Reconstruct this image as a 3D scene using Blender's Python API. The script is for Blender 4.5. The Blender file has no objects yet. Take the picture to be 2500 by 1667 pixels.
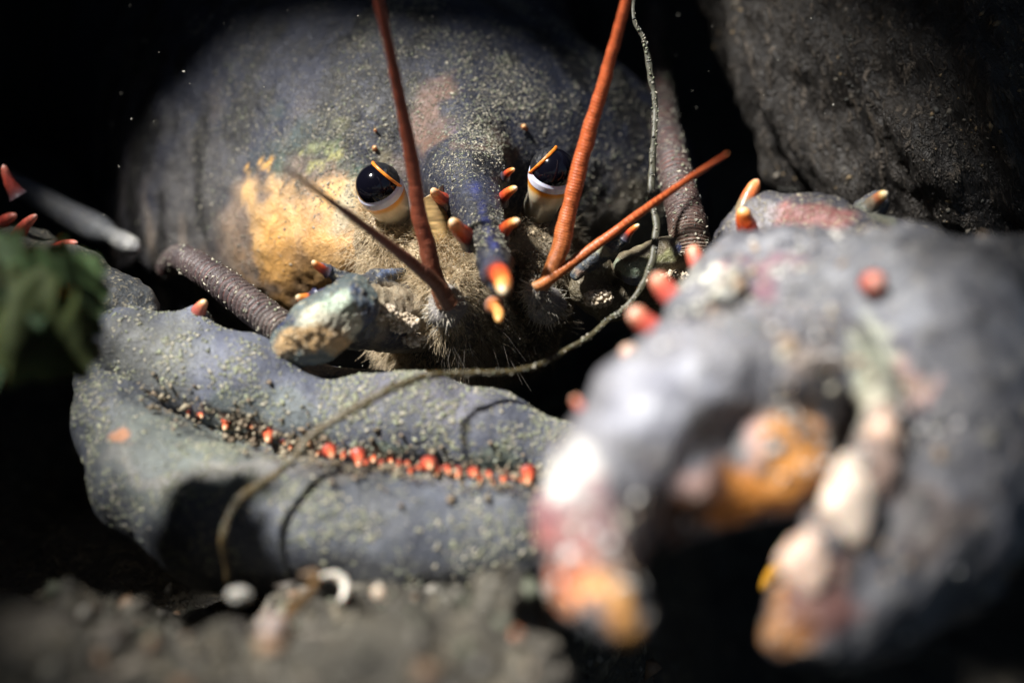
import bpy, math, random
import numpy as np
from mathutils import Vector, Matrix

random.seed(7)
RNG = np.random.default_rng(11)
S = bpy.context.scene

# ------------------------------------------------------------------ frame
# Everything is modelled in a frame that is tilted with the lobster's crevice:
# x right, y away, z up; 1 unit = 10 cm.  world() turns it level.
PITCH = math.radians(20)
CAMD = 4.0
LIFT = 0.75
CP, SP = math.cos(PITCH), math.sin(PITCH)

def world(a):
    a = np.asarray(a, dtype=np.float64)
    out = np.empty_like(a)
    out[..., 0] = a[..., 0]
    out[..., 1] = a[..., 1] * CP + a[..., 2] * SP
    out[..., 2] = -a[..., 1] * SP + a[..., 2] * CP + LIFT
    return out

def sc(d):
    return (CAMD + d) / CAMD

def k(px, py, d):
    s = sc(d)
    return np.array([(px - 1250) / 1000 * s, d, (833.5 - py) / 1000 * s])

# ------------------------------------------------------------------ camera
cam_d = bpy.data.cameras.new('camera')
cam = bpy.data.objects.new('camera', cam_d)
S.collection.objects.link(cam)
cam.location = world(np.array([0, -CAMD, 0]))
cam.rotation_euler = (math.radians(90) - PITCH, 0, 0)
cam_d.sensor_width = 36
cam_d.lens = 36 * CAMD / 2.5
cam_d.clip_start = 0.05
cam_d.clip_end = 200
cam_d.dof.use_dof = True
cam_d.dof.focus_distance = CAMD - 0.03
cam_d.dof.aperture_fstop = cam_d.lens / 1000 / 0.115
S.camera = cam

# ------------------------------------------------------------------ light
SUNK = np.array([-0.48, -0.52, 0.74]); SUNK /= np.linalg.norm(SUNK)
_o = world(np.zeros(3))
SUNW = world(SUNK) - _o
elev = math.asin(SUNW[2]); azim = math.atan2(SUNW[0], SUNW[1])
w = bpy.data.worlds.new('World'); S.world = w; w.use_nodes = True
nt = w.node_tree
sky = nt.nodes.new('ShaderNodeTexSky')
sky.sky_type = 'NISHITA'; sky.sun_disc = False
sky.sun_elevation = elev; sky.sun_rotation = azim
nt.links.new(sky.outputs[0], nt.nodes['Background'].inputs[0])
nt.nodes['Background'].inputs[1].default_value = 0.03
sd = bpy.data.lights.new('sun', 'SUN')
sd.energy = 5.0; sd.angle = math.radians(5.0); sd.color = (1.0, 0.97, 0.93)
so = bpy.data.objects.new('sun', sd); S.collection.objects.link(so)
so.rotation_euler = Vector(SUNW).to_track_quat('Z', 'Y').to_euler()
so.location = (0, 0, 12)
S.view_settings.view_transform = 'Standard'
S.view_settings.look = 'None'
S.view_settings.exposure = 1.1
S.view_settings.gamma = 1.0

# ------------------------------------------------------------------ noise
def _h(ix, iy, iz, seed):
    n = (ix * 374761393 + iy * 668265263 + iz * 2147483647 + seed * 144665) & 0xffffffff
    n = ((n ^ (n >> 13)) * 1274126177) & 0xffffffff
    n = (n ^ (n >> 16)) & 0xffff
    return n.astype(np.float64) / 65535.0

def vnoise(p, seed=0):
    f = np.floor(p); i = f.astype(np.int64); t = p - f; t = t * t * (3 - 2 * t)
    ix, iy, iz = i[:, 0], i[:, 1], i[:, 2]
    r = 0
    for a in (0, 1):
        wa = t[:, 0] if a else 1 - t[:, 0]
        for b in (0, 1):
            wb = t[:, 1] if b else 1 - t[:, 1]
            for c in (0, 1):
                wc = t[:, 2] if c else 1 - t[:, 2]
                r = r + wa * wb * wc * _h(ix + a, iy + b, iz * 1 + c * 1, seed)
    return r * 2 - 1

def fbm(p, scale, octv=4, seed=0, gain=0.5):
    r = 0; a = 1
    p = np.asarray(p, float) * scale
    for o in range(octv):
        r = r + a * vnoise(p + o * 17.3, seed + o)
        p = p * 2.03; a *= gain
    return r

# ------------------------------------------------------------------ meshes
def tag(o, label=None, cat=None, group=None, kind=None):
    if label: o['label'] = label
    if cat: o['category'] = cat
    if group: o['group'] = group
    if kind: o['kind'] = kind
    return o

def empty(name, p, label, cat, group=None):
    o = bpy.data.objects.new(name, None)
    S.collection.objects.link(o)
    o.location = world(p); o.empty_display_size = 0.1
    return tag(o, label, cat, group)

def link(name, v, f, m, parent=None, col=None, smooth=True, attrs=None):
    """v in the tilted frame; one mesh object whose origin lies in its middle"""
    v = world(np.asarray(v, float))
    org = (v.min(0) + v.max(0)) / 2
    me = bpy.data.meshes.new(name)
    f = f if isinstance(f, list) else np.asarray(f)
    if isinstance(f, np.ndarray):
        n = f.shape[1]
        me.vertices.add(len(v)); me.vertices.foreach_set('co', (v - org).astype(np.float32).ravel())
        me.loops.add(f.size); me.loops.foreach_set('vertex_index', f.astype(np.int32).ravel())
        me.polygons.add(len(f))
        me.polygons.foreach_set('loop_start', np.arange(0, f.size, n, dtype=np.int32))
        me.update(calc_edges=True)
    else:
        me.from_pydata((v - org).tolist(), [], f)
    me.validate()
    if smooth and len(me.polygons):
        me.polygons.foreach_set('use_smooth', np.ones(len(me.polygons), bool))
    if col is not None:
        a = me.color_attributes.new('pig', 'FLOAT_COLOR', 'POINT')
        c = np.ones((len(v), 4), np.float32); c[:, :3] = col
        a.data.foreach_set('color', c.ravel())
    for an, av in (attrs or {}).items():
        a = me.attributes.new(an, 'FLOAT', 'POINT')
        a.data.foreach_set('value', np.asarray(av, np.float32))
    me.materials.append(m)
    o = bpy.data.objects.new(name, me)
    S.collection.objects.link(o)
    if parent is not None:
        o.parent = parent
        pw = parent.location.copy()
        q = parent.parent
        while q is not None:
            pw += q.location; q = q.parent
        o.location = Vector(org) - pw
    else:
        o.location = org
    return o

def surface_nets(F, lo, h):
    F = F.astype(np.float32)
    nx, ny, nz = F.shape
    ins = F < 0
    cs = (nx - 1, ny - 1, nz - 1)
    cnt = np.zeros(cs, np.int8)
    for a in (0, 1):
        for b in (0, 1):
            for c in (0, 1):
                cnt += ins[a:nx - 1 + a, b:ny - 1 + b, c:nz - 1 + c]
    act = np.argwhere((cnt > 0) & (cnt < 8))
    idx = -np.ones(cs, np.int64)
    idx[tuple(act.T)] = np.arange(len(act))
    acc = np.zeros((len(act), 3)); num = np.zeros(len(act))
    corners = [(a, b, c) for a in (0, 1) for b in (0, 1) for c in (0, 1)]
    for i, A in enumerate(corners):
        for B in corners[i + 1:]:
            if sum(abs(x - y) for x, y in zip(A, B)) != 1: continue
            fa = F[act[:, 0] + A[0], act[:, 1] + A[1], act[:, 2] + A[2]]
            fb = F[act[:, 0] + B[0], act[:, 1] + B[1], act[:, 2] + B[2]]
            m = (fa < 0) != (fb < 0)
            t = np.where(m, fa / np.where(m, fa - fb, 1), 0)
            pos = np.array(A)[None] + t[:, None] * (np.array(B) - np.array(A))[None]
            acc += pos * m[:, None]; num += m
    v = act + acc / num[:, None]
    faces = []
    for ax in range(3):
        sl0 = [slice(1, -1)] * 3; sl1 = [slice(1, -1)] * 3
        sl0[ax] = slice(0, -1); sl1[ax] = slice(1, None)
        a = ins[tuple(sl0)]; b = ins[tuple(sl1)]
        e = np.argwhere(a != b)
        flip = a[tuple(e.T)]
        base = e.copy()
        for q in range(3):
            if q != ax: base[:, q] += 1
        u, w_ = [q for q in range(3) if q != ax]
        def cell(du, dw):
            c = base.copy(); c[:, u] += du; c[:, w_] += dw
            return idx[c[:, 0], c[:, 1], c[:, 2]]
        q = np.stack([cell(-1, -1), cell(0, -1), cell(0, 0), cell(-1, 0)], 1)
        if ax == 1: flip = ~flip
        q[~flip] = q[~flip][:, ::-1]
        faces.append(q)
    f = np.concatenate(faces)
    f = f[(f >= 0).all(1)]
    return v * h + lo, f

class SDF:
    def __init__(s, lo, hi, h):
        s.lo = np.array(lo, float); s.h = h
        n = np.ceil((np.array(hi) - s.lo) / h).astype(int) + 1
        ax = [(s.lo[i] + np.arange(n[i]) * h).astype(np.float32) for i in range(3)]
        s.X = ax[0][:, None, None]; s.Y = ax[1][None, :, None]; s.Z = ax[2][None, None, :]
        s.F = np.full(tuple(n), 9, np.float32)
    def smin(s, D, kk):
        if kk <= 0: s.F = np.minimum(s.F, D)
        else:
            hh = np.clip(0.5 + 0.5 * (D - s.F) / kk, 0, 1)
            s.F = D * (1 - hh) + s.F * hh - kk * hh * (1 - hh)
    def ssub(s, D, kk):
        hh = np.clip(0.5 - 0.5 * (s.F + D) / kk, 0, 1)
        s.F = s.F * (1 - hh) - D * hh + kk * hh * (1 - hh)
    def ell(s, c, r, kk=0.05, sub=False):
        r = np.atleast_1d(np.array(r, float)); r = np.repeat(r, 3) if len(r) == 1 else r
        q = np.sqrt(((s.X - c[0]) / r[0]) ** 2 + ((s.Y - c[1]) / r[1]) ** 2 + ((s.Z - c[2]) / r[2]) ** 2)
        D = ((q - 1) * min(r)).astype(np.float32)
        (s.ssub if sub else s.smin)(D, kk)
    def cone(s, a, b, ra, rb, kk=0.05, sub=False, sq=(1, 1, 1)):
        sq = np.array(sq, float)
        a = np.array(a) / sq; b = np.array(b) / sq
        X, Y, Z = s.X / sq[0], s.Y / sq[1], s.Z / sq[2]
        ba = b - a; L = (ba ** 2).sum()
        hh = np.clip(((X - a[0]) * ba[0] + (Y - a[1]) * ba[1] + (Z - a[2]) * ba[2]) / L, 0, 1)
        D = np.sqrt((X - a[0] - hh * ba[0]) ** 2 + (Y - a[1] - hh * ba[1]) ** 2 + (Z - a[2] - hh * ba[2]) ** 2) - (ra + (rb - ra) * hh)
        (s.ssub if sub else s.smin)(D.astype(np.float32), kk)
    def chain(s, pts, kk=0.05, sub=False, sq=(1, 1, 1)):
        """pts: (px,py,d,r_px)"""
        for p, q in zip(pts[:-1], pts[1:]):
            s.cone(k(*p[:3]), k(*q[:3]), p[3] / 1000 * sc(p[2]), q[3] / 1000 * sc(q[2]), kk, sub, sq)
    def mesh(s):
        return surface_nets(s.F, s.lo, s.h)

def normals(v, f):
    f = np.asarray(f)
    n = np.cross(v[f[:, 2]] - v[f[:, 0]], v[f[:, -1]] - v[f[:, 1]]) if f.shape[1] == 4 else np.cross(v[f[:, 1]] - v[f[:, 0]], v[f[:, 2]] - v[f[:, 0]])
    out = np.zeros_like(v)
    for i in range(f.shape[1]):
        for c in range(3):
            out[:, c] += np.bincount(f[:, i], n[:, c], len(v))
    return out / (np.linalg.norm(out, axis=1, keepdims=True) + 1e-12)

def spline(pts, n):
    """Catmull-Rom through rows of any width"""
    P = np.array(pts, float)
    P = np.vstack([2 * P[0] - P[1], P, 2 * P[-1] - P[-2]])
    m = len(P) - 3
    t = np.linspace(0, m, n); i = np.minimum(t.astype(int), m - 1); u = (t - i)[:, None]
    a, b, c, d = P[i], P[i + 1], P[i + 2], P[i + 3]
    return 0.5 * (2 * b + (c - a) * u + (2 * a - 5 * b + 4 * c - d) * u ** 2 + (3 * b - a - 3 * c + d) * u ** 3)

def sweep(P, R, seg=16, flat=1.0, up=(0, -1, 0.2), cap=True):
    """tube through P (n,3) with radii R; flat squashes it along 'up'"""
    P = np.asarray(P, float); n = len(P); R = np.broadcast_to(np.asarray(R, float), (n,))
    T = np.gradient(P, axis=0); T /= np.linalg.norm(T, axis=1, keepdims=True) + 1e-12
    U = np.array(up, float)[None] - (T @ np.array(up, float))[:, None] * T
    U /= np.linalg.norm(U, axis=1, keepdims=True) + 1e-9
    Sd = np.cross(T, U)
    a = np.linspace(0, 2 * math.pi, seg, endpoint=False)
    v = P[:, None] + R[:, None, None] * (np.cos(a)[None, :, None] * Sd[:, None] + flat * np.sin(a)[None, :, None] * U[:, None])
    v = v.reshape(-1, 3)
    i = np.arange(n - 1)[:, None] * seg; j = np.arange(seg)[None]; j2 = (j + 1) % seg
    f = np.stack([i + j, i + j2, i + seg + j2, i + seg + j], -1).reshape(-1, 4)
    f = f.tolist()
    if cap:
        v = np.vstack([v, P[0], P[-1]])
        for q in range(seg):
            f.append([(q + 1) % seg, q, n * seg])
            f.append([(n - 1) * seg + q, (n - 1) * seg + (q + 1) % seg, n * seg + 1])
    tt = np.repeat(np.linspace(0, 1, n), seg)
    if cap: tt = np.append(tt, [0, 1])
    return v, f, tt

def grad(t, stops):
    xs = [s[0] for s in stops]; cs = np.array([s[1] for s in stops])
    return np.stack([np.interp(t, xs, cs[:, i]) for i in range(3)], 1)

def sphere_verts(nu=28, nv=18):
    v = []; f = []
    for i in range(nv + 1):
        th = math.pi * i / nv
        for j in range(nu):
            ph = 2 * math.pi * j / nu
            v.append((math.sin(th) * math.cos(ph), math.sin(th) * math.sin(ph), math.cos(th)))
    for i in range(nv):
        for j in range(nu):
            f.append([i * nu + j, (i + 1) * nu + j, (i + 1) * nu + (j + 1) % nu, i * nu + (j + 1) % nu])
    return np.array(v), f

def pigment(v, base, blobs, seed=3, warp=0.06, wscale=7):
    col = np.tile(np.array(base, float), (len(v), 1))
    wv = np.stack([fbm(v, wscale, 4, seed + 10 * i) for i in range(3)], 1) * warp
    p = v + wv
    for c, r, cc, st in blobs:
        r = np.atleast_1d(np.array(r, float)); r = np.repeat(r, 3) if len(r) == 1 else r
        q = np.sqrt((((p - np.array(c)) / r) ** 2).sum(1))
        m = np.clip((1.15 - q) / 0.5, 0, 1); m = m * m * (3 - 2 * m) * st
        col = col * (1 - m[:, None]) + np.array(cc)[None] * m[:, None]
    return col

_OCT = np.array([[1, 0, 0], [-1, 0, 0], [0, 1, 0], [0, -1, 0], [0, 0, 1], [0, 0, -1]], float)
_OF = np.array([[0, 2, 4], [2, 1, 4], [1, 3, 4], [3, 0, 4], [2, 0, 5], [1, 2, 5], [3, 1, 5], [0, 3, 5]])

def flakes(P, N, size, cols, flat=0.45, jitter=0.35, seed=1):
    """irregular grains lying on points P with normals N -> v,f,col"""
    r = np.random.default_rng(seed); n = len(P)
    a = r.normal(size=(n, 3)); T = a - (a * N).sum(1)[:, None] * N
    T /= np.linalg.norm(T, axis=1, keepdims=True) + 1e-9
    B = np.cross(N, T)
    sz = np.asarray(size)[:, None] if np.ndim(size) else np.full((n, 1), size)
    el = 0.6 + r.random((n, 1)) * 1.1
    o = _OCT[None] * (1 + r.normal(size=(n, 6, 1)) * jitter) + r.normal(size=(n, 6, 3)) * 0.12
    o = o * sz[:, None]
    v = P[:, None] + o[..., :1] * T[:, None] * el[:, None] + o[..., 1:2] * B[:, None] + o[..., 2:] * N[:, None] * flat
    f = (_OF[None] + (np.arange(n) * 6)[:, None, None]).reshape(-1, 3)
    c = np.array(cols)[r.integers(0, len(cols), n)] * (0.7 + 0.6 * r.random((n, 1)))
    return v.reshape(-1, 3), f, np.repeat(c, 6, 0)

def scatter(v, f, count, maskfn=None, seed=5):
    f = np.asarray(f); r = np.random.default_rng(seed)
    a, b, c = v[f[:, 0]], v[f[:, 1]], v[f[:, 2]]
    nn = np.cross(b - a, c - a); ar = np.linalg.norm(nn, axis=1)
    cen = (a + c) / 2
    wgt = ar.copy()
    N = nn / (ar[:, None] + 1e-12)
    if maskfn is not None: wgt = wgt * np.clip(maskfn(cen, N), 0, None)
    wgt /= wgt.sum()
    i = r.choice(len(f), count, p=wgt)
    u = r.random((count, 2)); q = u[:, :1]; s_ = u[:, 1:]
    if f.shape[1] == 4:
        d = v[f[:, 3]]
        return (a[i] * (1 - q) + b[i] * q) * (1 - s_) + (d[i] * (1 - q) + c[i] * q) * s_, N[i]
    s_ = s_ * (1 - q)
    return a[i] + (b[i] - a[i]) * q + (c[i] - a[i]) * s_, N[i]

# ------------------------------------------------------------------ materials
def newmat(name):
    m = bpy.data.materials.new(name); m.use_nodes = True
    return m, m.node_tree, m.node_tree.nodes['Principled BSDF']

def N_(nt, t, **kw):
    n = nt.nodes.new(t)
    for a, b in kw.items(): setattr(n, a, b)
    return n

def mix(nt, fac, a, b, blend='MIX'):
    n = nt.nodes.new('ShaderNodeMix'); n.data_type = 'RGBA'; n.blend_type = blend
    for s_, x in ((n.inputs[0], fac), (n.inputs[6], a), (n.inputs[7], b)):
        if isinstance(x, bpy.types.NodeSocket): nt.links.new(x, s_)
        elif isinstance(x, (int, float)): s_.default_value = x
        else: s_.default_value = (*x, 1)
    return n.outputs[2]

def noise(nt, scale, detail=3, rough=0.6, vec=None, dist=0):
    n = nt.nodes.new('ShaderNodeTexNoise'); n.inputs['Scale'].default_value = scale
    n.inputs['Detail'].default_value = detail; n.inputs['Roughness'].default_value = rough
    n.inputs['Distortion'].default_value = dist
    if vec: nt.links.new(vec, n.inputs['Vector'])
    return n.outputs['Fac']

def ramp(nt, x, lo, hi, a=0.0, b=1.0):
    n = nt.nodes.new('ShaderNodeMapRange'); n.interpolation_type = 'SMOOTHSTEP'
    nt.links.new(x, n.inputs[0])
    n.inputs[1].default_value = lo; n.inputs[2].default_value = hi
    n.inputs[3].default_value = a; n.inputs[4].default_value = b
    return n.outputs[0]

def math_(nt, op, a, b=0.0):
    n = nt.nodes.new('ShaderNodeMath'); n.operation = op
    for s_, x in ((n.inputs[0], a), (n.inputs[1], b)):
        if isinstance(x, bpy.types.NodeSocket): nt.links.new(x, s_)
        else: s_.default_value = x
    return n.outputs[0]

def shell_mat(name, speck=(0.42, 0.39, 0.28), sscale=110, slo=0.55, shi=0.62, sfac=0.8, dark=0.55,
              rough=0.5, bump=0.6, bdist=0.004, sss=0.0, stretch=(1, 1, 1), base=None, coat=0.0, use_silt=True, rot=0):
    """pigment attribute + fine grains of settled silt, with relief"""
    m, nt, bs = newmat(name)
    tc = N_(nt, 'ShaderNodeTexCoord'); mp = N_(nt, 'ShaderNodeMapping')
    m0 = N_(nt, 'ShaderNodeMapping'); m0.inputs['Rotation'].default_value = (0, rot, 0)
    nt.links.new(tc.outputs['Object'], m0.inputs[0]); nt.links.new(m0.outputs[0], mp.inputs[0]); mp.inputs['Scale'].default_value = stretch
    V = mp.outputs[0]
    if base is None:
        at = N_(nt, 'ShaderNodeAttribute'); at.attribute_name = 'pig'; col = at.outputs['Color']
    else:
        rgb = N_(nt, 'ShaderNodeRGB'); rgb.outputs[0].default_value = (*base, 1); col = rgb.outputs[0]
    big = noise(nt, 9, 5, 0.65, V)
    col = mix(nt, ramp(nt, big, 0.35, 0.7), col, mix(nt, 1.0, col, (dark, dark, dark * 1.08), 'MULTIPLY'))
    mid = noise(nt, 38, 4, 0.7, V, 0.6)
    col = mix(nt, ramp(nt, mid, 0.52, 0.66, 0, 0.5), col, mix(nt, 1.0, col, (1.7, 1.65, 1.5), 'MULTIPLY'))
    fine = noise(nt, sscale, 3, 0.65, V, 0.5)
    fine2 = noise(nt, sscale * 2.3, 2, 0.6, V)
    sp = ramp(nt, fine, slo, shi)
    sp2 = ramp(nt, fine2, slo + 0.04, shi + 0.06)
    allsp = math_(nt, 'MAXIMUM', sp, math_(nt, 'MULTIPLY', sp2, 0.75))
    gate = ramp(nt, mid, 0.33, 0.6, 0.35, 1.0)
    allsp = math_(nt, 'MULTIPLY', math_(nt, 'MULTIPLY', allsp, gate), sfac)
    if use_silt:
        sa = N_(nt, 'ShaderNodeAttribute'); sa.attribute_name = 'silt'
        allsp = math_(nt, 'MULTIPLY', allsp, sa.outputs['Fac'])
    spc = mix(nt, ramp(nt, fine2, 0.4, 0.65), speck, tuple(x * 0.55 for x in speck))
    col = mix(nt, allsp, col, spc)
    nt.links.new(col, bs.inputs['Base Color'])
    bs.inputs['Roughness'].default_value = rough
    rr = math_(nt, 'ADD', math_(nt, 'MULTIPLY', allsp, 0.35), rough)
    nt.links.new(rr, bs.inputs['Roughness'])
    hgt = math_(nt, 'ADD', math_(nt, 'MULTIPLY', allsp, 0.8), math_(nt, 'ADD', math_(nt, 'MULTIPLY', mid, 1.2), math_(nt, 'MULTIPLY', fine, 0.5)))
    bp = N_(nt, 'ShaderNodeBump'); bp.inputs['Strength'].default_value = bump; bp.inputs['Distance'].default_value = bdist
    nt.links.new(hgt, bp.inputs['Height']); nt.links.new(bp.outputs[0], bs.inputs['Normal'])
    bs.inputs['Coat Weight'].default_value = coat; bs.inputs['Coat Roughness'].default_value = 0.25
    if sss:
        bs.inputs['Subsurface Weight'].default_value = sss
        bs.inputs['Subsurface Radius'].default_value = (0.05, 0.02, 0.01)
        bs.inputs['Subsurface Scale'].default_value = 0.4
    return m

def simple(name, base=None, rough=0.5, sss=0.0, nscale=0, namt=0.3, bump=0.0, spec=0.5, coat=0.0, bdist=0.004):
    m, nt, bs = newmat(name)
    if base is None:
        at = N_(nt, 'ShaderNodeAttribute'); at.attribute_name = 'pig'; col = at.outputs['Color']
    else:
        rgb = N_(nt, 'ShaderNodeRGB'); rgb.outputs[0].default_value = (*base, 1); col = rgb.outputs[0]
    if nscale:
        tc = N_(nt, 'ShaderNodeTexCoord')
        nf = noise(nt, nscale, 4, 0.65, tc.outputs['Object'])
        col = mix(nt, ramp(nt, nf, 0.35, 0.65), col, mix(nt, 1.0, col, (1 - namt,) * 3, 'MULTIPLY'))
        bp = N_(nt, 'ShaderNodeBump'); bp.inputs['Strength'].default_value = bump; bp.inputs['Distance'].default_value = bdist
        nt.links.new(nf, bp.inputs['Height']); nt.links.new(bp.outputs[0], bs.inputs['Normal'])
    nt.links.new(col, bs.inputs['Base Color'])
    bs.inputs['Roughness'].default_value = rough
    bs.inputs['Specular IOR Level'].default_value = spec
    bs.inputs['Coat Weight'].default_value = coat
    if sss:
        bs.inputs['Subsurface Weight'].default_value = sss
        bs.inputs['Subsurface Radius'].default_value = (0.06, 0.025, 0.012)
        bs.inputs['Subsurface Scale'].default_value = 0.3
    return m

M = dict(
    cara=shell_mat('carapace_shell', speck=(.30,.28,.21), sscale=115, slo=0.55, shi=0.64, sfac=0.7, rough=0.5, bump=0.9, bdist=0.006),
    claw=shell_mat('claw_shell', speck=(0.36, 0.36, 0.29), sscale=80, slo=0.58, shi=0.66, sfac=0.7, dark=0.6, rough=0.58, bump=0.9, bdist=0.005),
    crush=shell_mat('crusher_shell', speck=(0.5, 0.47, 0.42), sscale=30, slo=0.5, shi=0.7, sfac=0.5, dark=0.5, rough=0.5, bump=0.6, bdist=0.012),
    limb=shell_mat('limb_shell', speck=(0.45, 0.40, 0.28), sscale=85, slo=0.53, shi=0.62, sfac=0.7, rough=0.45, bump=0.8, bdist=0.006),
    spine=simple('spine_horn', None, 0.38, 0.25, 60, 0.35, 0.4, coat=0.1),
    tooth=simple('tooth_enamel', None, 0.35, 0.3, 20, 0.3, 0.3, coat=0.2),
    rod=simple('antennule_shell', None, 0.42, 0.1, 120, 0.35, 0.4),
    flag=shell_mat('antenna_shell', speck=(0.42, 0.37, 0.30), sscale=90, slo=0.55, shi=0.66, sfac=0.7, rough=0.5, bump=0.8, bdist=0.005),
    cornea=simple('cornea', (0.003, 0.003, 0.006), 0.10, spec=0.35),
    stalk=simple('eyestalk_skin', None, 0.3, 0.3, 40, 0.12, 0.15, coat=0.3),
    silt=simple('settled_silt', None, 0.9, 0, 0, spec=0.15),
    seta=simple('seta', None, 0.6, 0.1, 0, spec=0.3),
)

# ------------------------------------------------------------------ builders
HORN = [(0, (0.05, 0.06, 0.09)), (0.22, (0.10, 0.04, 0.04)), (0.42, (0.55, 0.06, 0.02)), (0.72, (0.85, 0.17, 0.03)), (0.88, (0.9, 0.42, 0.12)), (1, (0.9, 0.75, 0.5))]
RED = [(0, (0.07, 0.08, 0.10)), (0.3, (0.25, 0.05, 0.04)), (0.6, (0.6, 0.09, 0.06)), (0.9, (0.75, 0.22, 0.15)), (1, (0.85, 0.5, 0.4))]
PALE = [(0, (0.08, 0.09, 0.08)), (0.45, (0.2, 0.15, 0.1)), (0.65, (0.45, 0.14, 0.05)), (0.85, (0.7, 0.5, 0.2)), (1, (0.9, 0.82, 0.6))]

def spine(a, b, r, parent, stops=HORN, blunt=0.45, name='spine', bend=0.06, label=None):
    """a = foot, b = tip in the tilted frame"""
    a = np.array(a, float); b = np.array(b, float)
    L = np.linalg.norm(b - a); n = 26
    t = np.linspace(0, 1, n)
    rr = r * (blunt + (1 - blunt) * (1 - t) ** 0.9) * np.sqrt(np.clip(1 - np.clip((t - 0.80) / 0.20, 0, 1) ** 2, 0, 1)) * (1 + 0.35 * np.exp(-t * 9))
    side = np.cross(b - a, [0.2, 1, 0.1]); side /= np.linalg.norm(side) + 1e-9
    P = a + (b - a) * t[:, None] + side * (np.sin(t * math.pi) * bend * L)[:, None]
    v, f, tt = sweep(P, np.maximum(rr, r * 0.02), 18, cap=True)
    nz = fbm(v, 40, 3, 5)
    v = v + nz[:, None] * r * 0.05 * (v - P[np.minimum((tt * (n - 1)).astype(int), n - 1)]) / r
    o = link(name, v, f, M['spine'], parent, col=grad(np.clip(tt + nz * 0.05, 0, 1), stops))
    if label: o['label'] = label
    return o

def ball(c, r, parent, m, col, name, amp=0.12, nscale=None, seed=1, label=None):
    v, f = sphere_verts()
    r = np.atleast_1d(np.array(r, float)); r = np.repeat(r, 3) if len(r) == 1 else r
    nz = fbm(v + seed * 3.1, nscale or 1.6, 3, seed)
    v = v * (1 + amp * nz[:, None]) * r + np.array(c)
    colv = np.tile(np.array(col, float), (len(v), 1)) if np.ndim(col) == 1 else col(v)
    o = link(name, v, f, m, parent, col=colv)
    if label: o['label'] = label
    return o

def ringed(pts, n, rings, amp, seg=18, parent=None, m=None, name='antenna', stops=None, ringcol=None, jit=0.0, extra=None):
    """pts rows (px,py,d,rpx); annulated tube"""
    A = spline([(*k(*p[:3]), p[3] / 1000 * sc(p[2])) for p in pts], n)
    P = A[:, :3]; R = A[:, 3]
    t = np.linspace(0, 1, n)
    ph = rings * (t + 0.0)
    saw = 1 - np.abs((ph % 1) * 2 - 1) ** 2.2
    v, f, tt = sweep(P, R * (1 - amp + amp * saw), seg)
    # closed round ends
    nz = fbm(v, 22, 3, 9)
    idx = np.minimum(np.round(tt * (n - 1)).astype(int), n - 1)
    v = v + (v - P[idx]) * (nz * jit)[:, None]
    col = grad(tt, stops)
    if ringcol is not None:
        mk = np.clip((0.35 - saw[idx]) / 0.35, 0, 1)[:, None]
        col = col * (1 - mk) + np.array(ringcol) * mk
    o = link(name, v, f, m, parent, col=col, attrs={'silt': np.clip(0.7 + nz, 0, 1)})
    return o, v, f

# =================================================================== SETTING
def grid_mesh(nu, nv, fn):
    u, v = np.meshgrid(np.linspace(0, 1, nu), np.linspace(0, 1, nv), indexing='ij')
    P = fn(u.ravel(), v.ravel())
    i, j = np.meshgrid(np.arange(nu - 1), np.arange(nv - 1), indexing='ij')
    a = (i * nv + j).ravel()
    f = np.stack([a, a + nv, a + nv + 1, a + 1], 1)
    return P, f

def unworld(a):
    a = np.asarray(a, float).copy(); z = a[..., 2] - LIFT; y = a[..., 1]
    out = np.empty_like(a); out[..., 0] = a[..., 0]
    out[..., 1] = y * CP - z * SP; out[..., 2] = y * SP + z * CP
    return out

rockm = shell_mat('rock_dark', speck=(0.20, 0.175, 0.13), sscale=34, slo=0.55, shi=0.66, sfac=0.8, dark=0.45, rough=0.7, bump=1.0, bdist=0.03, base=(0.040, 0.040, 0.040), stretch=(1, 1, 0.45), use_silt=False)
bedm = shell_mat('seabed_sediment', speck=(0.26, 0.225, 0.16), sscale=16, slo=0.5, shi=0.6, sfac=0.8, dark=0.5, rough=0.8, bump=1.0, bdist=0.02, base=(0.075, 0.068, 0.052), use_silt=False)

# sea bed: uneven sheet that rises in front of the claws
def bed(u, v):
    x = (u - 0.5) * 12; y = -4.2 + v * 11
    # denser in the middle
    x = np.sign(x) * (np.abs(x) / 6) ** 1.7 * 6
    y = -4.2 + np.interp(v, [0, .12, .62, 1], [0, 2.3, 4.6, 12.5])
    p = np.stack([x, y, np.zeros_like(x)], 1)
    z = np.interp(y, [-4.2, -2.0, -1.75, -1.54, -1.1, -.83, -.6, -.3, .3, 2, 9], [.5, .62, .72, .78, .585, .465, .34, .2, .08, 0, 0])
    pit = np.clip((x - .10 - .12 * (y + 1) + .10 * fbm(p, 3, 3, 31)) / .34, 0, 1) * np.clip((3.8 - x) / .6, 0, 1) * np.clip((3.5 - y) / .8, 0, 1)  # hollow added so the ground under the open claw lies in shade
    z = (z - .035) * (1 - pit) - 1.3 * pit
    z = z + (.085 * np.clip(fbm(p * [1, .7, 1], 6.5, 4, 8), -.5, 2) + .02 * fbm(p, 24, 3, 88)) * np.exp(-((y + 1.2) / .5) ** 2)
    z = z + 0.05 * fbm(p, 0.9, 4, 2) * np.clip(np.abs(y) , .3, 2) + 0.035 * fbm(p, 5, 4, 4) + 0.014 * fbm(p, 19, 4, 6)
    return unworld(np.stack([x, y, z], 1))
P_, F_ = grid_mesh(420, 380, bed)
tag(link('seabed', P_, F_, bedm), kind='structure')
BEDV, BEDF = P_, F_

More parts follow.
